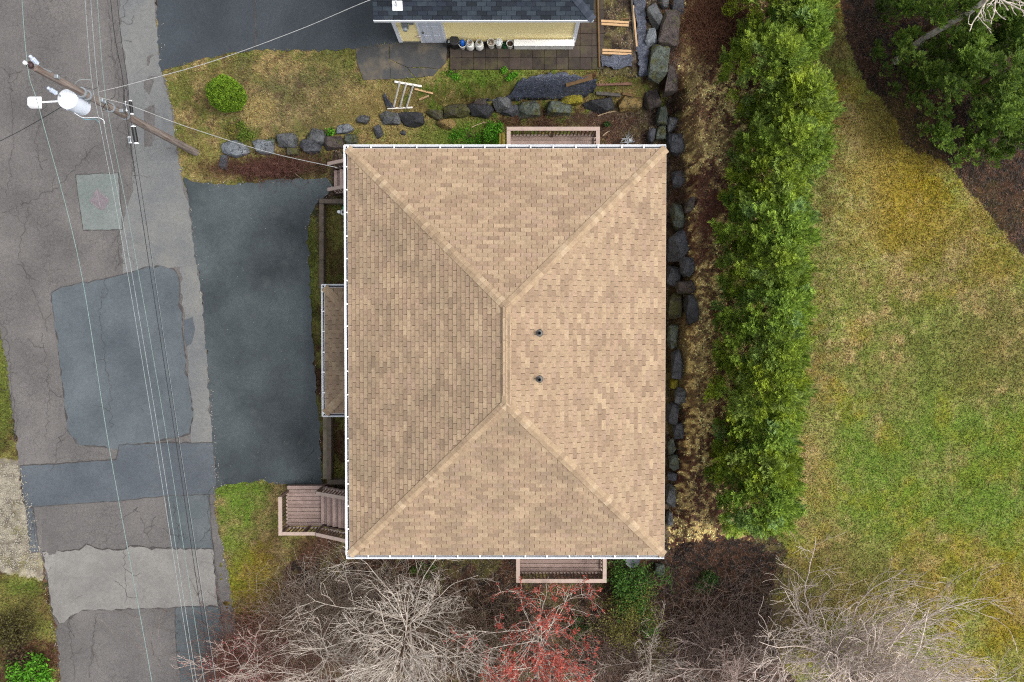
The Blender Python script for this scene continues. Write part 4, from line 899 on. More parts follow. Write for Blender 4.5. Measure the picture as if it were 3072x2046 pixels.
# ---------------------------------------------------------------- lumber, frame, plastic sheeting
def ground_bar(a, b, wd, th, lift=0.0):
    A, B = Gv(*a, th/2+lift+.03), Gv(*b, th/2+lift+.03); return A, B
def plank(name, a, b, wd, th, mat, label, cat='plank', lift=0.0, group=None, extra=None):
    A, B = ground_bar(a, b, wd, th, lift); d = (B-A); e = MB()
    mid = (A+B)/2; e.bar(A-mid, B-mid, wd, th)
    o = e.build(name, mat, None, bevel=.006); o.location = mid; return tag(o, label, cat, group)
M_new = simple('fresh_lumber', lin(200, 166, 126), .8, .2, .12, 10, bmp=.2, dirt=lin(150, 112, 76), dirt_amt=.4, dscale=5)
M_oldw = simple('old_lumber', lin(112, 90, 64), .9, .15, .2, 8, bmp=.4)
M_gryw = simple('grey_lumber', lin(92, 88, 84), .9, .15, .2, 8, bmp=.4)
GRP = 'lumber around the garden bed'
plank('plank', (1802, 65), (1886, 70), .085, .06, M_new, 'upper of the two fresh boards across the top of the garden bed', group=GRP)
plank('plank', (1803, 74), (1885, 79), .085, .06, M_new, 'lower of the two fresh boards across the top of the garden bed', group=GRP)
plank('plank', (1806, 152), (1893, 156), .085, .06, M_new, 'upper of the two fresh boards across the middle of the garden bed', group=GRP)
plank('plank', (1806, 161), (1893, 165), .085, .06, M_new, 'lower of the two fresh boards across the middle of the garden bed', group=GRP)
plank('plank', (1898, 20), (1910, 157), .07, .09, M_new, 'long fresh board lying along the blue black sheet', group=GRP)
plank('plank', (1861, 60), (1888, 57), .06, .05, M_oldw, 'short brown offcut at the top corner of the garden bed', group=GRP)
plank('plank', (1698, 250), (1775, 234), .24, .05, M_oldw, 'wide brown board lying on the black plastic sheet', lift=.1, group=GRP)
plank('plank', (1792, 247), (1900, 244), .12, .06, simple('red_lumber', lin(122, 92, 80), .9, .15, .2, 8), 'reddish weathered board at the foot of the garden bed', group=GRP)
plank('plank', (1794, 259), (1872, 262), .16, .10, M_gryw, 'grey weathered beam below the garden bed', group=GRP)
plank('plank', (1876, 258), (1910, 262), .15, .06, M_oldw, 'short brown board end right of the grey beam', group=GRP)
plank('garden_edge', (1793, 2), (1797, 205), .06, .12, M_oldw, 'dark wooden edging along the right side of the pavers', 'edging')
plank('garden_edge', (1893, 2), (1908, 235), .06, .14, M_gryw, 'dark wooden edging on the boulder side of the garden bed', 'edging')
plank('plank', (1243, 265), (1296, 271), .085, .045, M_new, 'fresh tan board lying beside the white wooden frame', group='offcuts by the white frame')
plank('plank', (1251, 282), (1282, 275), .08, .045, M_new, 'short fresh tan offcut lying below the longer tan board', group='offcuts by the white frame')
fr = thing('wooden_frame', Gv(1215, 282), 'white painted ladder-like wooden frame lying on the dry grass', 'frame'); bpy.context.view_layer.update(); fi = fr.matrix_world.inverted()
M_fr = simple('frame_white', linw(216, 212, 204), .7, .25, .08, 8, dirt=lin(170, 158, 140), dirt_amt=.4, dscale=6)
for k, (a, b, wd, nm, lf) in enumerate((((1185, 248), (1266, 261), .075, 'rail', .05), ((1148, 301), (1233, 310), .06, 'rail', .05), ((1171, 300), (1202, 250), .055, 'rung', .11), ((1191, 303), (1221, 254), .055, 'rung', .11), ((1212, 306), (1242, 258), .055, 'rung', .11))):
    A, B = ground_bar(a, b, wd, .045, lf); kid(MB().bar(A, B, wd, .045).build(nm, M_fr, bevel=.004), fr, fi)
M_tarp = None
def tarp_mat():
    m, t, b = base('black_sheet', .26, .6)
    n = noise(t, 3.5, 6, None, .7, 1.5); t.links.new(mixc(t, ramp(t, n, .3, .7), lin(38, 41, 50), lin(96, 104, 124)), b.inputs['Base Color']); bump(t, b, noise(t, 9, 5, None, .65, 2.0), 1.0, .06); return m
M_tarp = tarp_mat()
def tarp(name, poly, label, seed, amp=.05):
    o = sheet(name, poly, .11, M_tarp, None, 3, seed, 0, .1)
    me = o.data; co = np.empty(len(me.vertices)*3, np.float32); me.vertices.foreach_get('co', co); co = co.reshape(-1, 3)
    co[:, 2] += (fbm(co[:, 0]*.6+co[:, 1]*.8, co[:, 1]*.6-co[:, 0]*.8, 3.5, seed, 3)-.45)*2.4*amp
    me.vertices.foreach_set('co', co.ravel()); me.polygons.foreach_set('use_smooth', [True]*len(me.polygons)); me.update()
    sol = o.modifiers.new('thickness', 'SOLIDIFY'); sol.thickness = .006
    return tag(o, label, 'tarp')
tarp('plastic_sheet', [(1440, 282), (1490, 276), (1540, 262), (1570, 238), (1620, 225), (1690, 220), (1760, 236), (1790, 240), (1786, 262), (1750, 275), (1690, 282), (1600, 280), (1530, 285), (1480, 284)], 'crumpled blue black plastic sheet above the boulder wall', 31, .07)
tarp('plastic_sheet', [(1897, -60), (1930, -60), (1935, 60), (1945, 150), (1942, 230), (1915, 232), (1912, 120), (1902, 40)], 'narrow crumpled blue plastic sheet between garden bed and boulders', 37, .08)
tarp('plastic_sheet', [(1802, 168), (1895, 170), (1895, 200), (1850, 210), (1803, 204)], 'piece of dark plastic sheet in the lower part of the garden bed', 41, .05)
tarp('plastic_sheet', [(1144, 280), (1154, 276), (1168, 296), (1180, 306), (1210, 312), (1190, 316), (1160, 312), (1148, 300)], 'small black plastic sheet tucked under the white wooden frame', 43, .06)

# ================================================================ BOULDERS
def rock_mat(name, c, moss=0.0, mcol=lin(84, 84, 44), pale=.3):
    c = [x*.92 for x in c]
    m, t, b = base(name, .75, .35); P = nd(t, 'ShaderNodeTexCoord').outputs['Object']
    oi = nd(t, 'ShaderNodeObjectInfo'); ad = nd(t, 'ShaderNodeVectorMath', operation='ADD'); t.links.new(P, ad.inputs[0]); t.links.new(oi.outputs['Location'], ad.inputs[1]); P = ad.outputs[0]
    out = mixc(t, ramp(t, noise(t, 3.0, 6, P, .65), .3, .7), [x*.6 for x in c], [min(1, x*1.35) for x in c])
    out = mixc(t, ramp(t, noise(t, 14, 4, P), .56, .7, 0, pale), out, [min(1, x*2.1+.03) for x in c])
    if moss: out = mixc(t, ramp(t, noise(t, 3.4, 5, P), .62-moss*.3, .74-moss*.3, 0, .9), out, mcol)
    vc = nd(t, 'ShaderNodeTexVoronoi', feature='DISTANCE_TO_EDGE', Scale=2.4); wv = nd(t, 'ShaderNodeVectorMath', operation='ADD'); nz = nd(t, 'ShaderNodeTexNoise', Scale=3.0, Detail=5); t.links.new(P, nz.inputs['Vector']); t.links.new(P, wv.inputs[0]); t.links.new(nz.outputs[1], wv.inputs[1]); t.links.new(wv.outputs[0], vc.inputs['Vector']); out = mixc(t, ramp(t, vc.outputs[0], .01, .05, .8, 0), out, (.012, .012, .012)); t.links.new(out, b.inputs['Base Color']); bump(t, b, noise(t, 7, 7, P, .68), 1.0, .09); return m
RM = {'p': rock_mat('rock_pale', lin(128, 134, 140)), 'g': rock_mat('rock_grey', lin(98, 100, 102), .12), 'd': rock_mat('rock_dark', lin(84, 86, 92)), 'k': rock_mat('rock_black', lin(58, 59, 63), 0, pale=.2), 'n': rock_mat('rock_green', lin(94, 102, 92), .35), 'b': rock_mat('rock_brown', lin(88, 78, 74), .2), 'm': rock_mat('rock_mossy', lin(84, 80, 66), .75), 'y': rock_mat('rock_moss_cap', lin(110, 104, 40), 1.0, lin(142, 132, 30)), 's': rock_mat('rock_grassy', lin(112, 98, 64), .8, lin(150, 126, 76))}
def boulder(px, py, wpx, hpx, kind, label, seed, group):
    p = Gv(px, py); r = random.Random(seed); s = (H-p.z-.3)/FPX; a, b = wpx*s/2*1.08, hpx*s/2*1.10; c = max(.16, min(.6, (a+b)*.55))
    bm = bmesh.new(); n = r.randint(11, 16)
    for i in range(n):
        z = 1-2*(i+.5)/n; q = i*2.39996+r.uniform(-.5, .5); rr = math.sqrt(1-z*z); k = r.uniform(.86, 1.14)
        e_ = 0.62
        X, Y = rr*math.cos(q), rr*math.sin(q); X = math.copysign(abs(X)**e_, X); Y = math.copysign(abs(Y)**e_, Y); Z = math.copysign(abs(z)**.7, z)
        bm.verts.new((X*a*k, Y*b*k, Z*c*k*.95))
    h_ = bmesh.ops.convex_hull(bm, input=bm.verts)
    bmesh.ops.delete(bm, geom=list({g_ for g_ in h_['geom_interior']+h_['geom_unused'] if isinstance(g_, bmesh.types.BMVert)}), context='VERTS')
    bmesh.ops.dissolve_limit(bm, angle_limit=R(16), verts=bm.verts, edges=bm.edges)
    bmesh.ops.bevel(bm, geom=list(bm.edges), offset=min(a, b)*.10, segments=2, affect='EDGES', profile=.6)
    bmesh.ops.triangulate(bm, faces=bm.faces); bmesh.ops.subdivide_edges(bm, edges=[e for e in bm.edges if e.calc_length() > min(a, b)*.3], cuts=1, use_grid_fill=True)
    vv_ = np.array([v.co[:] for v in bm.verts])
    for v, d in zip(bm.verts, fbm(vv_[:, 0]+seed*3.1, vv_[:, 1]+vv_[:, 2]*1.3, 3.2, seed, 4)-.5):
        v.co += v.normal*d*min(a, b)*.42
    bmesh.ops.recalc_face_normals(bm, faces=bm.faces)
    me = bpy.data.meshes.new('boulder'); bm.to_mesh(me); bm.free(); me.polygons.foreach_set('use_smooth', [True]*len(me.polygons)); me.set_sharp_from_angle(angle=R(28))
    o = link('boulder', me, RM[kind]); o.location = (p.x, p.y, p.z+c*.12+(.22 if group == GD_ else 0)); o.rotation_euler = (r.gauss(0, .10), r.gauss(0, .10), r.gauss(0, .12)); tag(o, label, 'boulder', group)
GA, GB, GC, GD_ = 'boulders edging the front lawn', 'boulders of the wall above the house', 'boulders beside the garden bed', 'boulders of the wall along the right eave'
BL = [(710, 449, 78, 52, 'p', 'large pale blue grey split boulder nearest the utility pole', GA), (794, 443, 66, 48, 'p', 'pale boulder with shiny wet corner, second from the pole', GA), (867, 427, 74, 44, 'g', 'flat topped notched grey boulder between green shrub sprigs', GA), (952, 412, 58, 50, 'g', 'grey block boulder beside the round green sprig', GA),
 (935, 444, 70, 38, 'd', 'dark cracked boulder just below the grey block', GA), (1003, 431, 66, 40, 'b', 'brown grey boulder left of the roof corner', GA), (1037, 388, 54, 28, 'p', 'slanted flat grey stone above the roof corner', GA), (1086, 356, 40, 27, 'g', 'small grey stone sunk in tan grass, left of the white frame', GA), (1055, 420, 42, 30, 'n', 'pale greenish stone half under the top left gutter corner', GA),
 (675, 487, 28, 46, 'd', 'narrow dark flat stone standing below the split boulder', GA), (1135, 397, 28, 38, 'd', 'dark oval stone in tan grass above the gutter', GA), (1210, 399, 15, 16, 'd', 'smallest dark stone, in tan grass above the gutter', GA), (880, 457, 44, 22, 'm', 'mossy half buried stone beside the red brown brush', GA),
 (1173, 356, 58, 42, 'g', 'grey broken boulder directly below the white frame', GB), (1236, 361, 76, 36, 'k', 'long black craggy boulder below the tan boards', GB), (1306, 347, 52, 28, 'm', 'low mossy brown boulder right of the craggy black one', GB), (1371, 339, 76, 40, 'm', 'wide mossy boulder under the left tip of the plastic sheet', GB), (1442, 333, 80, 42, 'k', 'large rounded black boulder below the sheet tip', GB),
 (1444, 304, 42, 28, 'b', 'brown stone sitting on top of the rounded black boulder', GB), (1340, 373, 62, 30, 's', 'soil and grass covered mound of stone above green weeds', GB), (1510, 309, 66, 50, 'g', 'grey boulder with a straw grass cap', GB), (1530, 336, 58, 30, 'd', 'dark wedge boulder under the straw capped one', GB), (1590, 335, 76, 42, 'n', 'greenish boulder with a mossy top left corner', GB), (1676, 332, 84, 42, 'n', 'wide greenish boulder right of the straw tussock', GB),
 (1715, 296, 72, 30, 'y', 'boulder capped with bright yellow moss', GB), (1800, 318, 88, 48, 'k', 'flat topped black angular boulder above the rear deck', GB), (1888, 312, 74, 46, 's', 'boulder hidden under dry grass right of the black one', GB), (1960, 280, 58, 68, 'b', 'big purplish grey angular boulder at the wall corner', GB),
 (1982, 354, 38, 62, 'n', 'upright grey green boulder below the wall corner', GD_), (2010, 382, 38, 58, 'g', 'tilted oblong slab beside the upright green boulder', GD_), (1977, 404, 34, 42, 'n', 'pale green stone just above the top right gutter end', GD_), (1950, 412, 24, 46, 'd', 'narrow dark stone left of the pale green one', GD_), (2024, 440, 46, 72, 'd', 'dark grey boulder touching the top right roof corner', GD_),
 (1966, 54, 46, 86, 'g', 'tall grey boulder beside the top of the plastic strip', GC), (2005, 97, 58, 112, 'b', 'largest purplish brown boulder right of the garden bed', GC), (1974, 194, 62, 96, 'n', 'big green tinted boulder beside the lower plastic strip', GC), (2015, 238, 42, 90, 'b', 'long brown boulder on the outer side of the green tinted one', GC), (1953, 114, 34, 52, 'p', 'smaller pale boulder between the tall grey and green ones', GC), (2030, 18, 38, 56, 'd', 'dark boulder at the top picture edge left of the brush', GC), (1990, 6, 30, 40, 'g', 'grey stone cut by the top picture edge', GC),
 (2028, 545, 37, 58, 'd', 'dark blue grey block alone beside the upper right eave', GD_), (2028, 656, 36, 78, 'n', 'pale speckled upright boulder beside the right eave', GD_), (2066, 621, 28, 46, 'b', 'small brown stone behind the pale speckled boulder', GD_), (2030, 740, 64, 94, 'd', 'largest dark slab beside the right eave', GD_), (2059, 801, 44, 60, 'd', 'slate grey diamond shaped boulder below the largest slab', GD_), (2018, 830, 46, 62, 'd', 'dark boulder against the eave left of the diamond one', GD_),
 (2053, 864, 68, 50, 'b', 'purplish broad boulder below the diamond shaped one', GD_), (2022, 920, 48, 80, 'm', 'mossy dark boulder in the shaded gap at mid eave', GD_), (2070, 930, 38, 88, 'k', 'tall black slab on the bed side at mid eave', GD_), (2012, 1009, 32, 76, 'n', 'rounded grey green boulder below the tall black slab', GD_), (2024, 1094, 34, 88, 'd', 'long smooth slate boulder opposite the lower vent', GD_), (2018, 1150, 26, 30, 'y', 'small yellow mossed stone below the long slate boulder', GD_),
 (2036, 1184, 36, 52, 'g', 'grey kite shaped stone jutting into the straw bed', GD_), (2012, 1234, 30, 76, 'd', 'dark narrow boulder below the kite shaped stone', GD_), (2030, 1290, 30, 48, 'd', 'small dark pointed boulder on the bed side lower down', GD_), (2010, 1335, 24, 48, 'n', 'greenish stone mostly under the lower right eave', GD_), (2015, 1386, 34, 50, 'n', 'grey green stone, fourth from the lower end of the row', GD_), (2012, 1424, 30, 28, 'd', 'small dark stone, third from the lower end of the row', GD_), (2009, 1483, 28, 80, 'g', 'tall grey stone, second from the lower end of the row', GD_), (2004, 1550, 20, 44, 'g', 'last little grey stone at the lower end of the row', GD_)]
for i, b_ in enumerate(BL): boulder(*b_[:6], i+3, b_[6])

# ================================================================ UTILITY POLE AND LINES
def rough_wood():
    m, t, b = base('pole_wood', .9, .15); P = nd(t, 'ShaderNodeTexCoord').outputs['Object']; mp = nd(t, 'ShaderNodeMapping'); mp.inputs['Scale'].default_value = (14, 14, .8); t.links.new(P, mp.inputs[0])
    out = mixc(t, ramp(t, noise(t, 1.5, 6, mp.outputs[0], .65), .3, .7), lin(92, 82, 76), lin(166, 154, 146)); out = mixc(t, ramp(t, noise(t, .9, 3, P), .5, .66, 0, .45), out, lin(118, 88, 72))
    t.links.new(out, b.inputs['Base Color']); bump(t, b, noise(t, 2, 5, mp.outputs[0]), .7, .02); return m
PB = Gv(588, 458); PT = Uv(86, 193, 9.2)
def pole_at(z): t = (z-PB.z)/(PT.z-PB.z); return PB.lerp(PT, t)
M_pw = rough_wood(); M_galv = simple('galvanised', lin(176, 184, 190), .4, .5, .12, 6, .5); M_porc = simple('porcelain', linw(196, 206, 222), .2, .5, .1, 8)
M_wht = simple('white_enamel', linw(236, 238, 240), .35, .4, .03, 3)
M_cable = simple('cable_black', lin(40, 42, 46), .6, .3); M_alu = simple('wire_aluminium', lin(150, 160, 160), .45, .4); M_cu = simple('wire_green', lin(128, 150, 146), .5, .4)
up_ = thing('utility_pole', PB, 'leaning weathered wooden utility pole standing at the lawn edge', 'utility pole'); bpy.context.view_layer.update(); ui = up_.matrix_world.inverted()
zs = np.linspace(PB.z-.4, 9.0, 14); kid(MB().tube([pole_at(z) for z in zs], [.145-.005*(z) for z in zs], 16).build('pole', M_pw, smooth='auto'), up_, ui)
a = pole_at(8.5); kid(MB().tube([a+Vector((.1, .06, 0)), pole_at(9.0)+Vector((.02, .05, .02)), PT+Vector((0, 0, -.05))], .03, 8).build('top_bracket', M_galv), up_, ui)
kid(MB().lathe([(.03, 0), (.09, .02), (.1, .06), (.07, .1), (.05, .12), (.045, .18), (0, .19)], PT-Vector((0, 0, .1)), 16).build('insulator', simple('insulator_brown', lin(64, 44, 46), .25, .5), smooth=True), up_, ui)
kid(MB().lathe([(.05, 0), (.05, .05), (0, .06)], PT+Vector((-.02, 0, .08)), 12).build('insulator_tie', M_wht, smooth='auto'), up_, ui)
a = pole_at(8.6)
for k, (z, dx) in enumerate(((8.3, .12), (6.3, .13), (6.15, .12), (5.3, .15))):
    q = pole_at(z); kid(MB().box(q+Vector((dx, 0, 0)), (.14, .10, .12)).build('bracket', M_galv, bevel=.01), up_, ui)
for z in (4.8, 6.75, 7.0, 5.6): kid(MB().lathe([(.155, 0), (.155, .05)], pole_at(z), 16).build('pole_band', M_galv), up_, ui)
def cutout(pos0, pos1, label, grp):
    e = thing('fuse_cutout', pos0, label, 'insulator', grp); d = Vector(pos1)-Vector(pos0); L = d.length; mx = d.to_track_quat('Z', 'Y').to_matrix()
    MB().tube([(0, 0, 0), mx @ Vector((0, 0, L*.35))], .022, 8).build('arm', M_galv, e)
    pr = [(.03, L*.3)]
    for k in range(6): z = L*(.34+.075*k); pr += [(.03, z), (.065, z+L*.02), (.03, z+L*.045)]
    MB().lathe(pr+[(.05, L*.84), (.045, L*.95), (0, L)], (0, 0, 0), 14, mx).build('shed_stack', M_porc, e, smooth='auto')
GI_ = 'insulators on the utility pole'
q = pole_at(8.35); cutout(Uv(124, 204, 8.5), Uv(88, 166, 8.9), 'ribbed pale insulator near the top of the utility pole', GI_)
cutout(Uv(182, 288, 7.3), Uv(142, 262, 7.75), 'pale bushing sticking out of the transformer lid', GI_)
# transformer can
tc = Uv(200, 296, 7.15); e = thing('transformer', (tc.x, tc.y, 6.4), 'white round transformer can hanging on the utility pole', 'transformer')
MB().lathe([(.24, 0), (.27, .02), (.275, .68), (.275, .70)], (0, 0, 0), 32).build('tank', simple('tank_grey', linw(206, 214, 226), .35, .4, .03, 3), e, smooth='auto')
MB().lathe([(.29, .69), (.29, .72), (.2, .765), (0, .785)], (0, 0, 0), 32).build('lid', M_wht, e, smooth='auto')
for k, (qx, qy) in enumerate(((-.24, -.12), (-.16, -.22), (-.06, -.27))): MB().lathe([(.03, 0), (.035, .05), (0, .06)], (qx, qy, .6), 10).build('terminal', M_porc, e)
for z in (.12, .58): MB().bar((.2, .02, z), (pole_at(6.8).x-tc.x-.1, pole_at(6.8).y-tc.y, z), .1, .06).build('hanger', M_galv, e)
MB().box((.02, .33, .2), (.16, .1, .14)).build('side_box', simple('box_blue', lin(166, 184, 206), .4), e, bevel=.01); MB().box((.22, .26, .3), (.14, .08, .16)).build('side_box', simple('box_blue', lin(166, 184, 206), .4), e, bevel=.01)
# street light
sa = pole_at(6.55); sb = Uv(170, 304, 6.95); sc2 = Uv(106, 308, 7.0)
e = thing('street_light', sa, 'white street light head on a long white arm', 'street light'); bpy.context.view_layer.update(); si = e.matrix_world.inverted()
kid(MB().tube([sa, sa.lerp(sb, .5)+Vector((0, 0, .12)), sb, sc2], .028, 10).build('arm', M_wht, smooth=True), e, si)
hb = MB(); hw, hh = .20, .18
hb.add([sc2+Vector(v) for v in ((-hw, -hh*.8, 0), (-hw*.6, -hh, 0), (hw, -hh, 0), (hw, hh, 0), (-hw*.6, hh, 0), (-hw, hh*.8, 0), (-hw*.8, -hh*.6, .12), (-hw*.5, -hh*.75, .13), (hw*.85, -hh*.75, .12), (hw*.85, hh*.75, .12), (-hw*.5, hh*.75, .13), (-hw*.8, hh*.6, .12))], [(5, 4, 3, 2, 1, 0), (6, 7, 8, 9, 10, 11)]+[(j, (j+1) % 6, 6+(j+1) % 6, 6+j) for j in range(6)])
kid(hb.build('lamp_head', M_wht, bevel=.012, smooth='auto'), e, si)
kid(MB().lathe([(.1, -.05), (.14, -.02), (.14, .0)], sc2-Vector((.02, 0, .0)), 16).build('lens', M_glass), e, si)
kid(MB().lathe([(.02, .0), (.018, .03), (0, .035)], sc2+Vector((.0, 0, .128)), 8).build('photocell', simple('photocell', lin(220, 208, 186), .5), smooth=True), e, si)
def spline(P, n=10):
    P = [Vector(p) for p in P]; Q = [P[0]*2-P[1]]+P+[P[-1]*2-P[-2]]; out = []
    for i in range(1, len(Q)-2):
        a, b, c, d = Q[i-1:i+3]
        for k in range(n):
            t = k/n; out.append(.5*((2*b)+(c-a)*t+(2*a-5*b+4*c-d)*t*t+(3*b-a-3*c+d)*t**3))
    return out+[P[-1]]
def cable(pts, r, mat, label, group=None, name='power_line', cat='cable', sides=5):
    r *= .78; P = spline([Uv(*p) if not isinstance(p, Vector) else p for p in pts]); c = P[0].copy(); m = MB().tube([p-c for p in P], r, sides)
    o = m.build(name, mat, smooth=True); o.location = c; return tag(o, label, cat, group)
LW = 'wires running along the road'
zt = PT.z+.07
cable([(35, -700, 8.7), (58, -150, 9.0), (82, 192, zt), (120, 335, 9.1), (238, 790, 8.7), (328, 1345, 8.5), (456, 2046, 8.5), (560, 2700, 8.7)], .012, M_cu, 'single pale green wire over the pole top, leftmost along the road', LW)
cable([(205, -700, 6.6), (255, 0, 6.7), (275, 240, 6.8), (298, 365, 6.8), (362, 700, 6.6), (462, 1300, 6.4), (580, 2046, 6.4), (690, 2700, 6.6)], .010, M_alu, 'left wire of the three pale parallel wires', LW)
cable([(222, -700, 6.5), (272, 0, 6.6), (292, 245, 6.7), (312, 370, 6.7), (375, 700, 6.5), (475, 1300, 6.3), (590, 2046, 6.3), (700, 2700, 6.5)], .010, M_alu, 'middle wire of the three pale parallel wires', LW)
cable([(245, -700, 6.3), (292, 0, 6.4), (312, 250, 6.5), (332, 380, 6.5), (394, 700, 6.3), (498, 1300, 6.1), (613, 2046, 6.1), (720, 2700, 6.3)], .010, M_cu, 'right wire of the three pale parallel wires', LW)
cable([(285, -700, 5.2), (332, 0, 5.3), (368, 235, 5.4), (380, 360, 5.4), (433, 700, 5.2), (524, 1300, 5.0), (636, 2046, 5.0), (750, 2700, 5.2)], .013, M_cable, 'thick black cable, left of the two black lines', LW)
cable([(305, -700, 5.2), (352, 0, 5.3), (382, 240, 5.4), (394, 370, 5.4), (444, 700, 5.2), (533, 1300, 5.0), (646, 2046, 5.0), (760, 2700, 5.2)], .010, M_cable, 'thin black cable, right of the two black lines', LW)
cable([(446, 705, 5.25), (535, 1302, 5.05), (648, 2046, 5.05)], .006, M_alu, 'thin bright support strand on the right black cable', LW, 'support_strand')
SV = 'service drops from the pole'
cable([(292, 291, 6.3), (395, 318, 5.9), (560, 380, 5.3), (800, 455, 4.9), (1012, 503, 5.1)], .013, simple('cable_grey', lin(172, 172, 170), .5), 'pale service cable from pole to the house corner', SV, 'service_cable')
cable([(294, 276, 6.3), (400, 250, 6.0), (640, 183, 5.5), (900, 88, 5.3), (1110, 0, 5.5), MAST], .013, simple('cable_grey', lin(172, 172, 170), .5), 'pale service cable from pole to the garage mast', SV, 'service_cable')
cable([(250, 282, 6.3), (180, 323, 6.0), (90, 376, 5.7), (0, 423, 5.6), (-300, 570, 5.8)], .013, M_cable, 'dark service cable leaving the left picture edge', SV, 'service_cable')
cable([(1012, 503, 5.1), Vector((wx0-.05, Uv(1012, 503, 5.1).y+.05, 5.2))], .012, M_cable, 'short dark cable end under the upper left gutter', None, 'service_cable')
def coil(label, pts, r, mat, name='jumper_wire'): cable(pts, r, mat, label, 'jumper wires on the utility pole', name)
coil('pale curved jumper wire left of the pole shaft', [(222, 255, 7.0), (236, 241, 7.0), (258, 238, 6.9), (274, 240, 6.85)], .010, M_alu)
coil('white jumper wire curving below the transformer', [(222, 338, 6.7), (250, 353, 6.7), (290, 352, 6.75), (310, 360, 6.75), (313, 372, 6.7)], .012, M_wht)
coil('turquoise jumper wire below the transformer', [(228, 342, 6.65), (256, 358, 6.65), (284, 357, 6.7), (298, 368, 6.75)], .012, simple('wire_turquoise', lin(120, 178, 192), .4))
coil('black jumper loop between pole and service cable', [(345, 264, 6.1), (343, 290, 6.0), (320, 305, 6.2), (328, 325, 6.0), (306, 330, 6.1), (318, 310, 6.2)], .010, M_cable)
coil('black jumper loop on the upper side of the pole', [(242, 262, 6.6), (262, 264, 6.6), (278, 268, 6.6), (292, 262, 6.6), (296, 244, 6.65)], .009, M_cable)
coil('black loop hanging beside the two black cables', [(372, 310, 5.5), (371, 285, 5.5), (378, 262, 5.5), (382, 285, 5.5), (376, 330, 5.5)], .010, M_cable)
def closure(a, b, r, mat, label, ribs=0):
    A, B = Uv(*a), Uv(*b); e = thing('splice_closure', A, label, 'cable closure', 'closures on the cables'); d = B-A; mx = d.to_track_quat('Z', 'Y').to_matrix(); L = d.length
    pr = [(r*.6, 0), (r, .02)]
    for k in range(ribs): z = .04+(L-.08)*k/ribs; pr += [(r, z), (r*.9, z+(L-.08)/ribs*.5)]
    MB().lathe(pr+[(r, L-.03), (r*.6, L)], (0, 0, 0), 14, mx).build('body', mat, e, smooth='auto')
    for z in (-.02, L-.02): MB().lathe([(r*.9, z), (r*1.06, z+.01), (r*1.06, z+.03), (r*.9, z+.04)], (0, 0, 0), 14, mx).build('end_cap', M_wht, e, smooth='auto')
closure((400, 380, 5.35), (409, 430, 5.3), .075, M_blk, 'black ribbed cylinder hanging under the black cables below the pole', 9)
closure((391, 303, 5.4), (396, 342, 5.4), .05, M_blk, 'short black closure on the cables right of the pole', 4)
closure((375, 306, 5.3), (379, 332, 5.3), .04, M_galv, 'small grey closure beside the short black one', 3)
closure((388, 412, 5.2), (391, 428, 5.2), .05, M_galv, 'small translucent grey tag box beside the ribbed cylinder', 0)

# ================================================================ VEGETATION
def tubes_np(polys, sides=4):
    V = []; F = []; n0 = 0; ca = np.cos(np.arange(sides)*2*np.pi/sides); sa_ = np.sin(np.arange(sides)*2*np.pi/sides)
    for P, rr in polys:
        P = np.asarray(P); n = len(P); t = np.gradient(P, axis=0); t /= np.linalg.norm(t, axis=1, keepdims=True)+1e-9
        a = np.cross(t, np.array([.31, .22, .92])); a /= np.linalg.norm(a, axis=1, keepdims=True)+1e-9; b = np.cross(t, a)
        rr = np.asarray(rr)[:, None, None]
        V.append((P[:, None]+(a[:, None]*ca[None, :, None]+b[:, None]*sa_[None, :, None])*rr).reshape(-1, 3))
        i = np.arange(n-1)[:, None]*sides; k = np.arange(sides)[None]; k2 = (k+1) % sides
        F.append(np.stack([i+k, i+k2, i+sides+k2, i+sides+k], -1).reshape(-1, 4)+n0); n0 += n*sides
    return np.concatenate(V), np.concatenate(F)
def bark(name, c, c2, rough=.8):
    m, t, b = base(name, rough, .2); t.links.new(mixc(t, ramp(t, noise(t, 5, 5), .35, .65), c, c2), b.inputs['Base Color']); return m
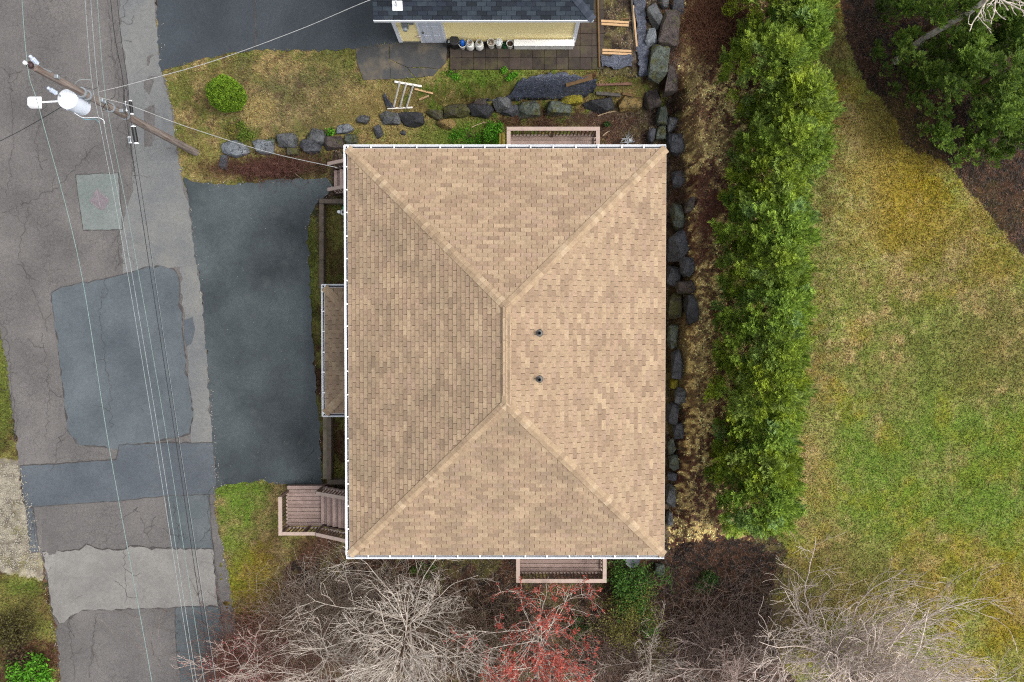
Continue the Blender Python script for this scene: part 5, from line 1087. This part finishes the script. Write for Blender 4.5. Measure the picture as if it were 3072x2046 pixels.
def bare_tree(name, basep, label, mat_t, mat_c, seed, Ht, nl, zr, Ll, rad, lean=(0, 0), a_rng=(0, 6.283), el=(.0, .7), kids2=(6, 9), kids3=(3, 5), buds=None, minr=.008, cut=1.0):
    r = np.random.default_rng(seed); tips = []; e = thing(name, basep, label, 'tree')
    zz = np.linspace(-.2, Ht, 8); tr = np.stack([lean[0]*zz/Ht+.06*np.sin(zz*1.1+seed), lean[1]*zz/Ht+.06*np.cos(zz*1.3+seed), zz], -1)
    V, F = tubes_np([(tr, np.linspace(rad, rad*.3, 8))], 8); link('trunk', fast_mesh('trunk', V, F, smooth=True), mat_t, e)
    limbs = []; tw = []
    def line(p, d, L, r0, n, wig, upb, lift=0.0):
        P = [np.array(p, float)]; d = np.array(d, float)/np.linalg.norm(d); D = [d]
        for i in range(n-1):
            d = d+r.normal(0, wig, 3)*np.array([1, 1, .7]); d[2] += upb; d /= np.linalg.norm(d); P.append(P[-1]+d*L/(n-1)); D.append(d)
        return np.array(P), np.array(D), np.linspace(r0, minr, n)
    for i in range(nl):
        t = (i+r.uniform(.1, .9))/nl; z = zr[0]+(zr[1]-zr[0])*t; a = a_rng[0]+(a_rng[1]-a_rng[0])*((i*.618034+r.uniform(-.06, .06)) % 1.0); ee = r.uniform(*el)+.45*t
        L = r.uniform(*Ll)*(1-.35*t); st = np.array([np.interp(z, zz, tr[:, 0]), np.interp(z, zz, tr[:, 1]), z]); d0 = (math.cos(a)*math.cos(ee), math.sin(a)*math.cos(ee), math.sin(ee))
        P, D, rr = line(st, d0, L, max(minr*1.8, rad*r.uniform(.18, .30)), 12, .12, .015); limbs.append((P, rr))
        for k in range(r.integers(*kids2)):
            q = r.uniform(.15, .98); ii = min(int(q*11), 10); sd_ = D[ii]; side = np.cross(sd_, [0, 0, 1.0])*(1 if r.uniform() < .5 else -1)
            P2, D2, r2_ = line(P[ii], sd_*r.uniform(.8, 1.2)+side*r.uniform(.5, 1.0)+np.array([0, 0, r.uniform(-.1, .5)]), L*r.uniform(.25, .48)*(1.15-.6*q), max(minr*1.2, rr[ii]*.6), 8, .16, .02); tw.append((P2, r2_)); tips.extend(P2[3:])
            for m in range(r.integers(*kids3)):
                jj = r.integers(2, 8); sd2 = D2[jj]; s2 = np.cross(sd2, [0, 0, 1.0])*(1 if r.uniform() < .5 else -1)
                P3, D3_, r3 = line(P2[jj], sd2+s2*r.uniform(.4, 1.0)+np.array([0, 0, r.uniform(-.1, .4)]), r.uniform(.2, .55)*L*.3, minr, 5, .2, .03); tw.append((P3, r3*.85)); tips.extend(P3[2:])
    V, F = tubes_np(limbs, 5); link('limb_crown', fast_mesh('limb_crown', V, F, smooth=True), mat_c, e)
    V, F = tubes_np(tw, 3); struct(link('twig_crown', fast_mesh('twig_crown', V, F, smooth=True), mat_c, e), 'stuff')
    if buds:
        n, s, pal, grp = buds; T = np.array(tips); T = T[r.integers(0, len(T), n)]; T = np.repeat(T, grp, 0)+r.normal(0, .04, (n*grp, 3)); V, F, C = leaf_quads(r, T, s, pal, .8)
        struct(link('bud_clusters', fast_mesh('bud_clusters', V, F, fcol=C), M_fol, e), 'stuff')
    return e
def leaf_quads(r, C, s, pal, asp=.55, up=.4):
    n = len(C); d = r.normal(0, 1, (n, 3)); d[:, 2] = d[:, 2]*.6+up; d /= np.linalg.norm(d, axis=1, keepdims=True); q = r.normal(0, 1, (n, 3)); q[:, 2] += .9*0; b = np.cross(d, q); b /= np.linalg.norm(b, axis=1, keepdims=True)
    l = r.uniform(.6, 1.4, (n, 1))*s; w_ = l*asp
    V = np.stack([C-d*l*.5, C+b*w_*.5, C+d*l*.5, C-b*w_*.5], 1).reshape(-1, 3)
    pal = np.array(pal); col_ = pal[r.integers(0, len(pal), n)]*r.uniform(.75, 1.25, (n, 1))
    return V, np.arange(4*n).reshape(-1, 4), col_
M_fol = attr_mat('foliage', .7, .25, .85, 1.15, 40, trans=.22)
M_birch = bark('bark_birch', linw(160, 148, 135), linw(214, 204, 192)); M_grey = bark('bark_grey', linw(158, 146, 134), linw(196, 184, 172)); M_pink = bark('bark_pinkish', linw(166, 142, 132), linw(200, 184, 174)); M_red = bark('bark_red', lin(92, 56, 48), lin(128, 92, 80)); M_mossb = bark('bark_mossy', lin(92, 94, 78), lin(128, 122, 106)); M_brn = bark('bark_brown', lin(84, 64, 52), lin(118, 94, 76))

# ---- feathery conifers of the hedge: sprays of flat fingers
def spray_geo(r, n=9, L=.27, wd=.026):
    V = []; F = []
    def finger(p, d, l, wd):
        nonlocal V, F
        d = d/np.linalg.norm(d); s_ = np.cross(d, [0, 0, 1.0]); s_ /= np.linalg.norm(s_)+1e-9; m = p+d*l*.5+np.array([0, 0, .012]); k = len(V)
        V += [p-s_*wd*.25, p+s_*wd*.25, m+s_*wd*.5, p+d*l, m-s_*wd*.5]; F += [(k, k+1, k+2, k+4), (k+4, k+2, k+3, k+3)]
    ax = np.array([1.0, 0, .25])
    for i in range(n):
        t = i/(n-1); p = ax*L*t*.75; a = (1 if i % 2 else -1)*r.uniform(.5, 1.0)*(1.05-.8*t); d = np.array([math.cos(a), math.sin(a), r.uniform(.1, .55)]); finger(p, d, L*r.uniform(.45, .7)*(1.15-.45*t), wd)
    return np.array(V), F
def hedge_mesh(seed, Rw, Ht, nb, ns):
    r = np.random.default_rng(seed); sprs = [spray_geo(r) for _ in range(6)]; V = []; T = []; Q = []; C = []; n0 = 0
    base_c = np.array(lin(114, 138, 46)); bc = np.array(lin(168, 186, 64)); bl = np.array(lin(140, 164, 92))
    hue = np.array([[1.0, 1.0, 1.0], [1.12, 1.06, .85], [.88, .97, 1.1]])[seed % 3]; base_c, bc, bl = base_c*hue, bc*hue, bl*hue; tips = []
    for i in range(nb):
        t = (i+.5)/nb; z = Ht*(.12+.86*t); R_ = Rw*(1-t**2.2)**.6*r.uniform(.62, 1.06); a = i*2.399963+r.uniform(-.5, .5); tips.append((np.array([R_*math.cos(a), R_*math.sin(a), z+r.uniform(-.15, .15)]), a, R_, t))
    for tp, a, R_, t in tips:
        tone = r.uniform(0, 1)**1.5; cb = lerp(base_c, bl if r.uniform() < .45 else bc, tone*.8); out = np.array([math.cos(a), math.sin(a), .0])*(.4+.5*(1-t))+np.array([0, 0, .75])
        for k in range(ns):
            dd = out+r.normal(0, .55, 3)*np.array([1, 1, .5]); dd[2] = max(dd[2], -.1); dd /= np.linalg.norm(dd); hz = math.atan2(dd[1], dd[0]); el = math.asin(dd[2])*.75
            pc = tp+r.normal(0, .12, 3)*np.array([1, 1, .8])-np.array([math.cos(a), math.sin(a), 0])*abs(r.normal(0, .1)); vs0, fs0 = sprs[r.integers(0, 6)]; s = r.uniform(.75, 1.3)
            ce, se = math.cos(el), math.sin(el); M_ = np.array([[ce, 0, -se], [0, 1, 0], [se, 0, ce]]); Mz = np.array([[math.cos(hz), -math.sin(hz), 0], [math.sin(hz), math.cos(hz), 0], [0, 0, 1]])
            V.append((vs0*s) @ (Mz @ M_).T+pc); hgtf = np.clip((np.linalg.norm(pc-tp)*1.0), 0, 1); ctone = cb*r.uniform(.72, 1.3)
            for f in fs0:
                (T if f[2] == f[3] else Q).append([x+n0 for x in (f[:3] if f[2] == f[3] else f)])
            C.append(ctone*r.uniform(.45, 1.6, (len(fs0)//2, 1))); n0 += len(vs0)
    V = np.concatenate(V); C = np.concatenate(C); Q = np.array(Q); T = np.array(T)
    F = np.concatenate([np.stack([Q[:, 0], Q[:, 1], Q[:, 2]], -1), np.stack([Q[:, 0], Q[:, 2], Q[:, 3]], -1), T]); CC = np.concatenate([C, C, C*1.12])
    return fast_mesh('crown', V, F, fcol=CC)
HM = [hedge_mesh(s, 1.66, 3.7, 84, 32) for s in (1, 2, 3)]
htr = MB().tube([(0, 0, -.2), (.03, 0, 1.2), (0, .03, 2.4), (.02, 0, 3.3)], [.10, .085, .06, .02], 8).build('trunk', M_brn, smooth=True); htm = htr.data; bpy.data.objects.remove(htr)
rnd = random.Random(8)
ORD = ['topmost', 'second', 'third', 'fourth', 'fifth', 'sixth', 'seventh', 'eighth', 'ninth', 'tenth', 'eleventh', 'twelfth', 'thirteenth', 'fourteenth']
hz_ = [(2345, -10), (2380, 110), (2300, 210), (2375, 330), (2345, 450), (2310, 560), (2305, 680), (2300, 800), (2310, 930), (2300, 1050), (2290, 1170), (2300, 1290), (2290, 1400), (2285, 1500)]
for i, (px, py) in enumerate(hz_):
    p = Uv(px, py, 3.0); gzz = float(hgt(p.x, p.y)); e = thing('hedge_conifer', (p.x, p.y, gzz-.05), f'{ORD[i]} feathery green conifer of the hedge, counted from the top edge' if i else 'topmost feathery green conifer of the hedge, cut by the top edge', 'conifer', 'conifers of the long hedge', rnd.uniform(0, 6.28))
    s = rnd.uniform(.82, .98); e.scale = (s, s, s*rnd.uniform(.95, 1.1)); link('trunk', htm, M_brn, e); link('crown', HM[(i*7+i//4) % 3], M_fol, e)
# ---- clumpy dark evergreens in the upper right corner
def clump_crown(seed, clumps, per, pal, sz, Rw, Ht):
    r = np.random.default_rng(seed); sprs = [spray_geo(r, 9, .17, .02) for _ in range(5)]; Vs = []; Fs = []; Cs = []; n0 = 0
    for i in range(clumps):
        t = (i+.5)/clumps; z = Ht*(.18+.82*t); R_ = Rw*math.sqrt(max(.02, 1-t**1.8))*r.uniform(.5, 1.05); a = i*2.4+r.uniform(-.6, .6); c = np.array([R_*math.cos(a), R_*math.sin(a), z]); tone = r.uniform(.65, 1.4); sub = r.normal(0, .5, (5, 3))*np.array([1, 1, .5])*sz
        for k in range(per):
            d = r.normal(0, 1, 3); d[2] = abs(d[2])+.2; d /= np.linalg.norm(d); pc = c+sub[k % 5]+d*sz*.42*r.uniform(.5, 1.0); hz = math.atan2(d[1], d[0]); el = math.asin(d[2])*.8; ce, se = math.cos(el), math.sin(el)
            M_ = np.array([[math.cos(hz), -math.sin(hz), 0], [math.sin(hz), math.cos(hz), 0], [0, 0, 1]]) @ np.array([[ce, 0, -se], [0, 1, 0], [se, 0, ce]]); v0, f0 = sprs[k % 5]
            Vs.append((v0*r.uniform(.8, 1.3)) @ M_.T+pc); Q = np.array(f0[::2]); T = np.array(f0[1::2])[:, :3]
            Fs.append(np.concatenate([Q[:, :3], Q[:, [0, 2, 3]], T])+n0); cl = np.array(pal[r.integers(0, len(pal))])*tone*r.uniform(.55, 1.5, (len(Q), 1)); Cs.append(np.concatenate([cl, cl, cl])); n0 += len(v0)
    return fast_mesh('crown', np.concatenate(Vs), np.concatenate(Fs), fcol=np.concatenate(Cs))
EV = [lin(98, 124, 42), lin(84, 110, 38), lin(112, 136, 48), lin(76, 102, 36)]
for i, (px, py, zc, Rw, Ht, lab) in enumerate(((2800, 70, 3.5, 2.2, 4.6, 'dark clumpy evergreen at the top edge, leftmost in the upper right corner'), (2870, 290, 3.0, 2.3, 4.2, 'clumpy evergreen nearest the lawn in the upper right corner'), (3050, 210, 3.5, 2.3, 4.8, 'clumpy evergreen cut by the right edge in the upper corner'), (3010, -60, 3.5, 2.2, 4.8, 'clumpy evergreen under the white branches in the upper corner'), (2960, 400, 2.2, 1.3, 2.6, 'low evergreen with bare twigs at the lower end of the corner group'))):
    p = Uv(px, py, zc); g0 = float(hgt(p.x, p.y)); e = thing('evergreen_tree', (p.x, p.y, g0), lab, 'evergreen', 'evergreens in the upper right corner'); link('trunk', htm, M_brn, e).scale = (1.2, 1.2, Ht/3.8); link('crown', clump_crown(20+i, 46 if Rw > 1.5 else 20, 120, EV, .42, Rw*.92, Ht), M_fol, e)
# round clipped bush on the front lawn
bp = Uv(690, 292, 1.0); g0 = float(hgt(bp.x, bp.y)); e = thing('round_bush', (bp.x, bp.y, g0), 'bright green egg shaped bush on the front lawn near the pole', 'bush')
r = np.random.default_rng(5); n = 15000; q = r.normal(0, 1, (n, 3)); q /= np.linalg.norm(q, axis=1, keepdims=True); q[:, 2] = np.maximum(q[:, 2], -.75)
lump = 1+.09*(vn(q[:, 0]*4+9, q[:, 1]*4+q[:, 2]*3, 4)-.5)*2
P_ = q*np.array([.68, .64, .84])*(lump*r.uniform(.86, 1.0, n))[:, None]+np.array([0, 0, .85]); V, F, C = leaf_quads(r, P_, .065, [lin(118, 152, 36), lin(102, 136, 32), lin(134, 162, 46), lin(90, 122, 30)], .5, .6)
link('crown', fast_mesh('crown', V, F, fcol=C*(.7+.6*vn(q[:, 0]*6, q[:, 1]*6+q[:, 2]*5, 8))[:, None]), M_fol, e); MB().tube([(0, 0, -.1), (0, 0, 1.1)], [.07, .03], 7).build('trunk', M_brn, e)
# ---- small shrubs and weeds made of leaf clusters
def shrub(name, px, py, R_, Ht, n, leaf, pal, label, cat='shrub', seed=1, up=.5, asp=.5, twig=True):
    p = Gv(px, py); r = np.random.default_rng(seed); e = thing(name, p, label, cat); q = r.normal(0, 1, (n, 3))*np.array([.5, .5, .35])
    ctr = r.normal(0, 1, (max(4, n//180), 3))*np.array([.45, .45, .25]); q = ctr[r.integers(0, len(ctr), n)]+q*.42
    q = q*np.array([R_, R_, Ht])*1.0+np.array([0, 0, Ht*.45]); q[:, 2] = np.abs(q[:, 2]); V, F, C = leaf_quads(r, q, leaf, pal, asp, up); link('foliage', fast_mesh('foliage', V, F, fcol=C), M_fol, e)
    if twig:
        pl = []
        for k in range(14):
            a = r.uniform(0, 6.28); pl.append((np.array([[0, 0, -.03], [R_*.3*math.cos(a), R_*.3*math.sin(a), Ht*.4], [R_*.7*math.cos(a), R_*.7*math.sin(a), Ht*.7]]), [.012, .009, .005]))
        V, F = tubes_np(pl, 4); link('stems', fast_mesh('stems', V, F), M_brn, e)
    return e
LIMEP = [lin(88, 150, 34), lin(110, 172, 44), lin(72, 126, 30)]; JUN = [lin(104, 128, 44), lin(84, 108, 38), lin(120, 138, 52)]; DGR = [lin(60, 92, 40), lin(76, 108, 46), lin(48, 76, 34)]; YGR = [lin(128, 124, 58), lin(104, 106, 52), lin(146, 136, 72)]
shrub('leafy_plant', 110, 2008, .75, .6, 2600, .13, LIMEP, 'bright lime green leafy plant at the bottom left edge of the road', 'plant', 1)
shrub('juniper_sprig', 735, 398, .4, .3, 1500, .07, JUN, 'yellow green juniper sprig below the egg shaped bush', 'shrub', 2); shrub('juniper_sprig', 812, 424, .35, .25, 1100, .07, JUN, 'juniper sprig draped over the second pale boulder', 'shrub', 3); shrub('juniper_sprig', 700, 385, .3, .22, 700, .07, YGR, 'olive low sprig just left of the juniper sprigs', 'shrub', 30)
shrub('juniper_sprig', 990, 395, .24, .3, 1100, .07, LIMEP, 'round bright green sprig between grey boulders', 'shrub', 4); shrub('weed_clump', 1478, 408, .42, .3, 1500, .08, LIMEP, 'tall bright green weeds beside the yellow stringer of the rear deck', 'weeds', 5); shrub('weed_clump', 1410, 420, .6, .18, 1500, .07, LIMEP, 'low bright green weeds along the top gutter', 'weeds', 6)
shrub('weed_clump', 1528, 226, .3, .15, 700, .07, LIMEP, 'bright green weed tuft just below the pavers', 'weeds', 7); shrub('weed_clump', 1822, 374, .16, .2, 300, .08, DGR, 'small green tuft in the bare soil right of the rear deck', 'weeds', 8); shrub('weed_clump', 1362, 222, .3, .12, 500, .07, LIMEP, 'green weeds at the lower left corner of the pavers', 'weeds', 9)
shrub('conifer_shrub', 1890, 1752, 1.0, 1.3, 7000, .12, [lin(78, 118, 46), lin(96, 134, 54), lin(62, 96, 40)], 'dark green feathery shrub right of the bottom deck', 'shrub', 10, .7, .3); shrub('olive_shrub', 1875, 1838, 1.1, 1.5, 6000, .07, YGR, 'olive yellow thin leaved bush below the dark green shrub', 'shrub', 11); shrub('olive_shrub', 1955, 1920, .8, 1.1, 3500, .07, YGR, 'small olive bush near the bottom edge, right of the larger one', 'shrub', 12)
shrub('green_shrub', 1735, 1880, .5, .6, 1500, .08, DGR, 'green shrub partly under the red budded branches', 'shrub', 13); shrub('green_shrub', 1520, 1960, .5, .5, 1200, .08, [lin(72, 96, 42), lin(90, 112, 50)], 'green shrub between the two pale trees at the bottom', 'shrub', 14); shrub('green_shrub', 1690, 1960, .4, .4, 900, .08, DGR, 'small dark green shrub near the bottom edge under red buds', 'shrub', 15); shrub('green_shrub', 1255, 1700, .4, .4, 800, .08, [lin(82, 108, 40), lin(96, 120, 50)], 'small green shrub against the bottom gutter', 'shrub', 16)
shrub('green_shrub', 2120, 1745, .55, .35, 1500, .07, DGR, 'low dark green ground shrub in the mulch below the hedge', 'shrub', 17); shrub('brown_shrub', 50, 1880, 1.0, .7, 3000, .09, [lin(92, 88, 46), lin(70, 62, 40), lin(104, 100, 56)], 'olive brown shrub heap at the lower left edge', 'shrub', 18); shrub('brown_shrub', 60, 1960, 1.0, .5, 2000, .09, [lin(80, 62, 46), lin(60, 48, 38), lin(96, 80, 56)], 'dark brown shrub heap above the lime green plant', 'shrub', 19)
# ---- brush: tangles of dead twigs
def brush(name, boxes, n, mat, label=None, L=(.3, .9), rad=(.004, .009), up=.5, seed=1, hm=.25):
    r = np.random.default_rng(seed); pl = []; bs = np.array(boxes)[r.integers(0, len(boxes), n)]; PP0 = G(r.normal(bs[:, 0], bs[:, 2]), r.normal(bs[:, 1], bs[:, 3]))
    for k in range(n):
        p = PP0[k]; a = r.uniform(0, 6.28); d = np.array([math.cos(a), math.sin(a), r.uniform(-.1, up)]); l = r.uniform(*L); P = [p+np.array([0, 0, r.uniform(0, hm)])]
        for i in range(4): d = d+r.normal(0, .22, 3); d /= np.linalg.norm(d); P.append(P[-1]+d*l/4)
        P = np.array(P); P[:, 2] = np.maximum(P[:, 2], p[2]+.01); pl.append((P, np.linspace(r.uniform(*rad), rad[0]*.7, 5)))
    V, F = tubes_np(pl, 3); o = link(name, fast_mesh(name, V, F, smooth=True), mat); struct(o, 'stuff'); return o
brush('dead_brush', [(870, 500, 70, 20), (840, 505, 70, 18), (780, 505, 50, 14)], 1500, M_red, L=(.2, .55), seed=1)
brush('dead_brush', [(1100, 1850, 220, 90), (1450, 1850, 200, 100), (1800, 1950, 160, 60), (1250, 1960, 300, 60)], 2600, M_brn, L=(.5, 1.4), rad=(.005, .011), seed=2)
brush('dead_brush', [(760, 1960, 60, 50), (820, 1900, 70, 60), (720, 2020, 50, 30)], 1000, bark('twig_rust', lin(132, 82, 66), lin(154, 112, 92)), L=(.6, 1.6), rad=(.005, .010), up=.9, seed=3)
brush('dead_brush', [(2130, 80, 45, 50), (2170, 60, 40, 50)], 2400, bark('twig_chestnut', lin(104, 70, 54), lin(140, 100, 76)), L=(.5, 1.2), up=.8, seed=4)
brush('dead_brush', [(2030, 560, 15, 60), (2040, 480, 15, 60), (1900, 390, 60, 25), (1680, 360, 90, 10)], 900, M_brn, L=(.2, .6), seed=5)
brush('dead_brush', [(2100, 1800, 70, 60), (2150, 1950, 90, 60), (2000, 1980, 60, 40)], 900, M_brn, L=(.3, .9), seed=6)
brush('dead_brush', [(2950, 520, 90, 60), (2700, 330, 60, 60), (2600, 120, 40, 80), (3030, 650, 40, 60)], 500, M_brn, L=(.2, .7), seed=7)
brush('dry_twigs', [(1040, 1780, 100, 50), (1150, 1760, 120, 50), (960, 1870, 70, 50)], 600, M_grey, L=(.7, 1.8), rad=(.005, .011), up=.5, seed=8)
brush('twig_tangle', [(960, 1850, 80, 50), (1080, 1800, 120, 50), (1150, 1930, 260, 70), (1450, 1880, 160, 80)], 4200, bark('twig_tan', lin(128, 108, 92), lin(166, 148, 130)), L=(.6, 1.7), rad=(.004, .008), up=.6, seed=21, hm=1.1)
brush('twig_tangle', [(800, 1930, 90, 60), (900, 1960, 120, 50), (720, 1990, 40, 40)], 1800, bark('twig_rose', lin(130, 88, 78), lin(160, 118, 104)), L=(.6, 1.5), rad=(.004, .008), up=.7, seed=22, hm=1.0)
brush('twig_tangle', [(1850, 1950, 120, 60), (2080, 1920, 100, 70), (2250, 1850, 110, 70)], 2600, bark('twig_mauve', lin(126, 104, 94), lin(162, 142, 130)), L=(.5, 1.5), rad=(.004, .008), up=.6, seed=23, hm=.9)
# ---- bare trees
def at0(px, py): p = G(px, py); return (p[0], p[1], float(hgt(p[0], p[1])))
RB = [lin(196, 92, 80), lin(208, 108, 92), lin(174, 74, 66), lin(196, 96, 76)]
bare_tree('birch_tree', at0(1245, 1822), 'large pale many-branched bare tree left of the red budded tree', M_brn, M_birch, 3, 5.0, 50, (.4, 4.6), (3.0, 5.0), .10, (.05, 0), kids2=(9, 13), kids3=(3, 6), minr=.007)
bare_tree('birch_tree', at0(1010, 1930), 'thin pale bare tree at the bottom edge, left of the many-branched one', M_birch, M_grey, 4, 3.6, 30, (.3, 3.2), (2.8, 4.2), .06, kids2=(9, 13), kids3=(3, 6), minr=.006)
bare_tree('red_budded_tree', at0(1600, 1850), 'bare tree covered in red buds below the bottom deck', M_birch, M_birch, 5, 4.2, 26, (.5, 3.9), (2.6, 4.3), .08, (.1, -.1), kids2=(8, 11), kids3=(3, 5), buds=(3800, .05, RB, 4), minr=.008, el=(.1, .8))
bare_tree('red_twig_tree', at0(755, 1960), 'thin pale tree with dark red buds at the bottom edge beside the road', M_birch, M_pink, 6, 3.2, 22, (.2, 3.0), (2.0, 3.2), .05, kids2=(9, 12),  buds=(260, .05, [lin(158, 60, 62), lin(140, 50, 52)], 4), minr=.007)
bare_tree('bare_tree', at0(2462, 1935), 'big spreading bare tree over the lower right lawn', M_mossb, bark('bark_pale_grey', linw(182, 166, 154), linw(220, 206, 194)), 7, 4.6, 60, (.4, 4.0), (4.0, 6.8), .20, (.2, -.2), a_rng=(-.35, 3.5), kids2=(11, 15), kids3=(4, 6), minr=.008, el=(.0, .5))
bare_tree('bare_tree', at0(2170, 1990), 'pinkish grey bare tree at the bottom edge, left of the spreading one', M_grey, M_pink, 8, 3.2, 26, (.3, 2.6), (2.6, 4.4), .06, a_rng=(-.2, 3.3), kids2=(9, 13), minr=.007)
bare_tree('bare_tree', at0(1930, 1950), 'small grey bare tree below the olive bushes at the bottom edge', M_grey, M_grey, 9, 2.8, 24, (.3, 2.4), (1.8, 2.8), .05, kids2=(9, 12), minr=.006)
p = Uv(2985, -25, 6.9); bare_tree('white_branched_tree', (p.x, p.y, float(hgt(p.x, p.y))), 'white branched bare tree over the upper right evergreens', M_birch, M_birch, 10, 7.0, 12, (4.9, 5.7), (1.5, 2.3), .14, minr=.013, kids2=(4, 6), kids3=(1, 3), el=(.0, .25))
# fallen sticks
for i, (a, b, rad, lab) in enumerate((((1792, 350), (1845, 336), .018, 'long tan stick lying above the rear deck'), ((1808, 408), (1832, 394), .022, 'pale broken stick right of the rear deck'), ((1885, 424), (1905, 402), .015, 'thin pale stick by the scrap metal'), ((1415, 384), (1462, 368), .015, 'long thin stick above the green weeds'), ((820, 492), (860, 500), .012, 'thin twig lying on the red brush'), ((832, 525), (862, 497), .014, 'pale twig crossing the red brown brush'), ((872, 515), (905, 535), .012, 'pale twig at the driveway edge of the brush'))):
    A, B = Gv(*a, .08), Gv(*b, .1); m_ = (A+B)/2; o = MB().tube([A-m_, (A-m_)*.4+Vector((.02, .03, .02)), (B-m_)*.4+Vector((-.02, .02, 0)), B-m_], [rad, rad*.9, rad*.8, rad*.5], 6).build('stick', simple('stick_wood', lin(190, 168, 138), .85, .2, .2, 12)); o.location = m_; tag(o, lab, 'stick', 'fallen sticks')
# scrap, tub, barrel
p = Gv(1880, 422); e = thing('scrap_metal', p, 'tangle of silver metal scrap in the soil right of the rear deck', 'scrap'); r = random.Random(3)
for k in range(5): MB().tube([(r.gauss(0, .15), r.gauss(0, .12), r.uniform(.02, .2)) for _ in range(5)], .012, 6).build('wire_strand', simple('scrap_silver', lin(190, 194, 198), .4, .5, .15, 9, .3), e)
for k in range(3): MB().box((r.gauss(0, .12), r.gauss(0, .1), .06+k*.03), (.12, .06, .02), Matrix.Rotation(r.uniform(0, 3), 3, 'Z')).build('metal_plate', simple('scrap_silver', lin(190, 194, 198)), e)
p = Uv(1022, 630, .5); e = thing('plastic_tub', (p.x, p.y, float(hgt(p.x, p.y))), 'green and white plastic sprayer under the left gutter', 'sprayer')
MB().box((.03, -.04, .13), (.2, .2, .24)).build('body', M_wp, e, bevel=.03); MB().lathe([(.13, .0), (.12, .2), (.07, .3), (0, .31)], (.1, .14, 0), 16).build('green_tank', simple('green_tub', lin(70, 160, 118), .4), e, smooth='auto'); MB().box((.05, -.04, .262), (.11, .11, .02)).build('dark_cap', M_blk, e, bevel=.006); MB().lathe([(.06, .0), (.075, .2), (.06, .3), (0, .31)], (-.13, -.03, 0), 14).build('white_flask', M_wht, e, smooth='auto')
p = Uv(1898, 1682, .75); e = thing('barrel', (p.x, p.y, 0), 'grey round barrel half under the bottom gutter', 'barrel'); M_bar = simple('barrel_grey', lin(76, 80, 86), .4, .4, .1, 5, .3)
MB().lathe([(.26, 0), (.27, .25), (.28, .27), (.27, .29), (.27, .5), (.28, .52), (.27, .54), (.27, .74)], (0, 0, 0), 24).build('drum', M_bar, e, smooth='auto'); MB().lathe([(.285, .73), (.285, .76), (.25, .75), (0, .765)], (0, 0, 0), 24).build('lid', M_bar, e, smooth='auto')
p = Gv(2000, 1692); boulder(1975, 1700, 36, 40, 'n', 'grey green stone below the bottom right gutter corner', 77, GD_)
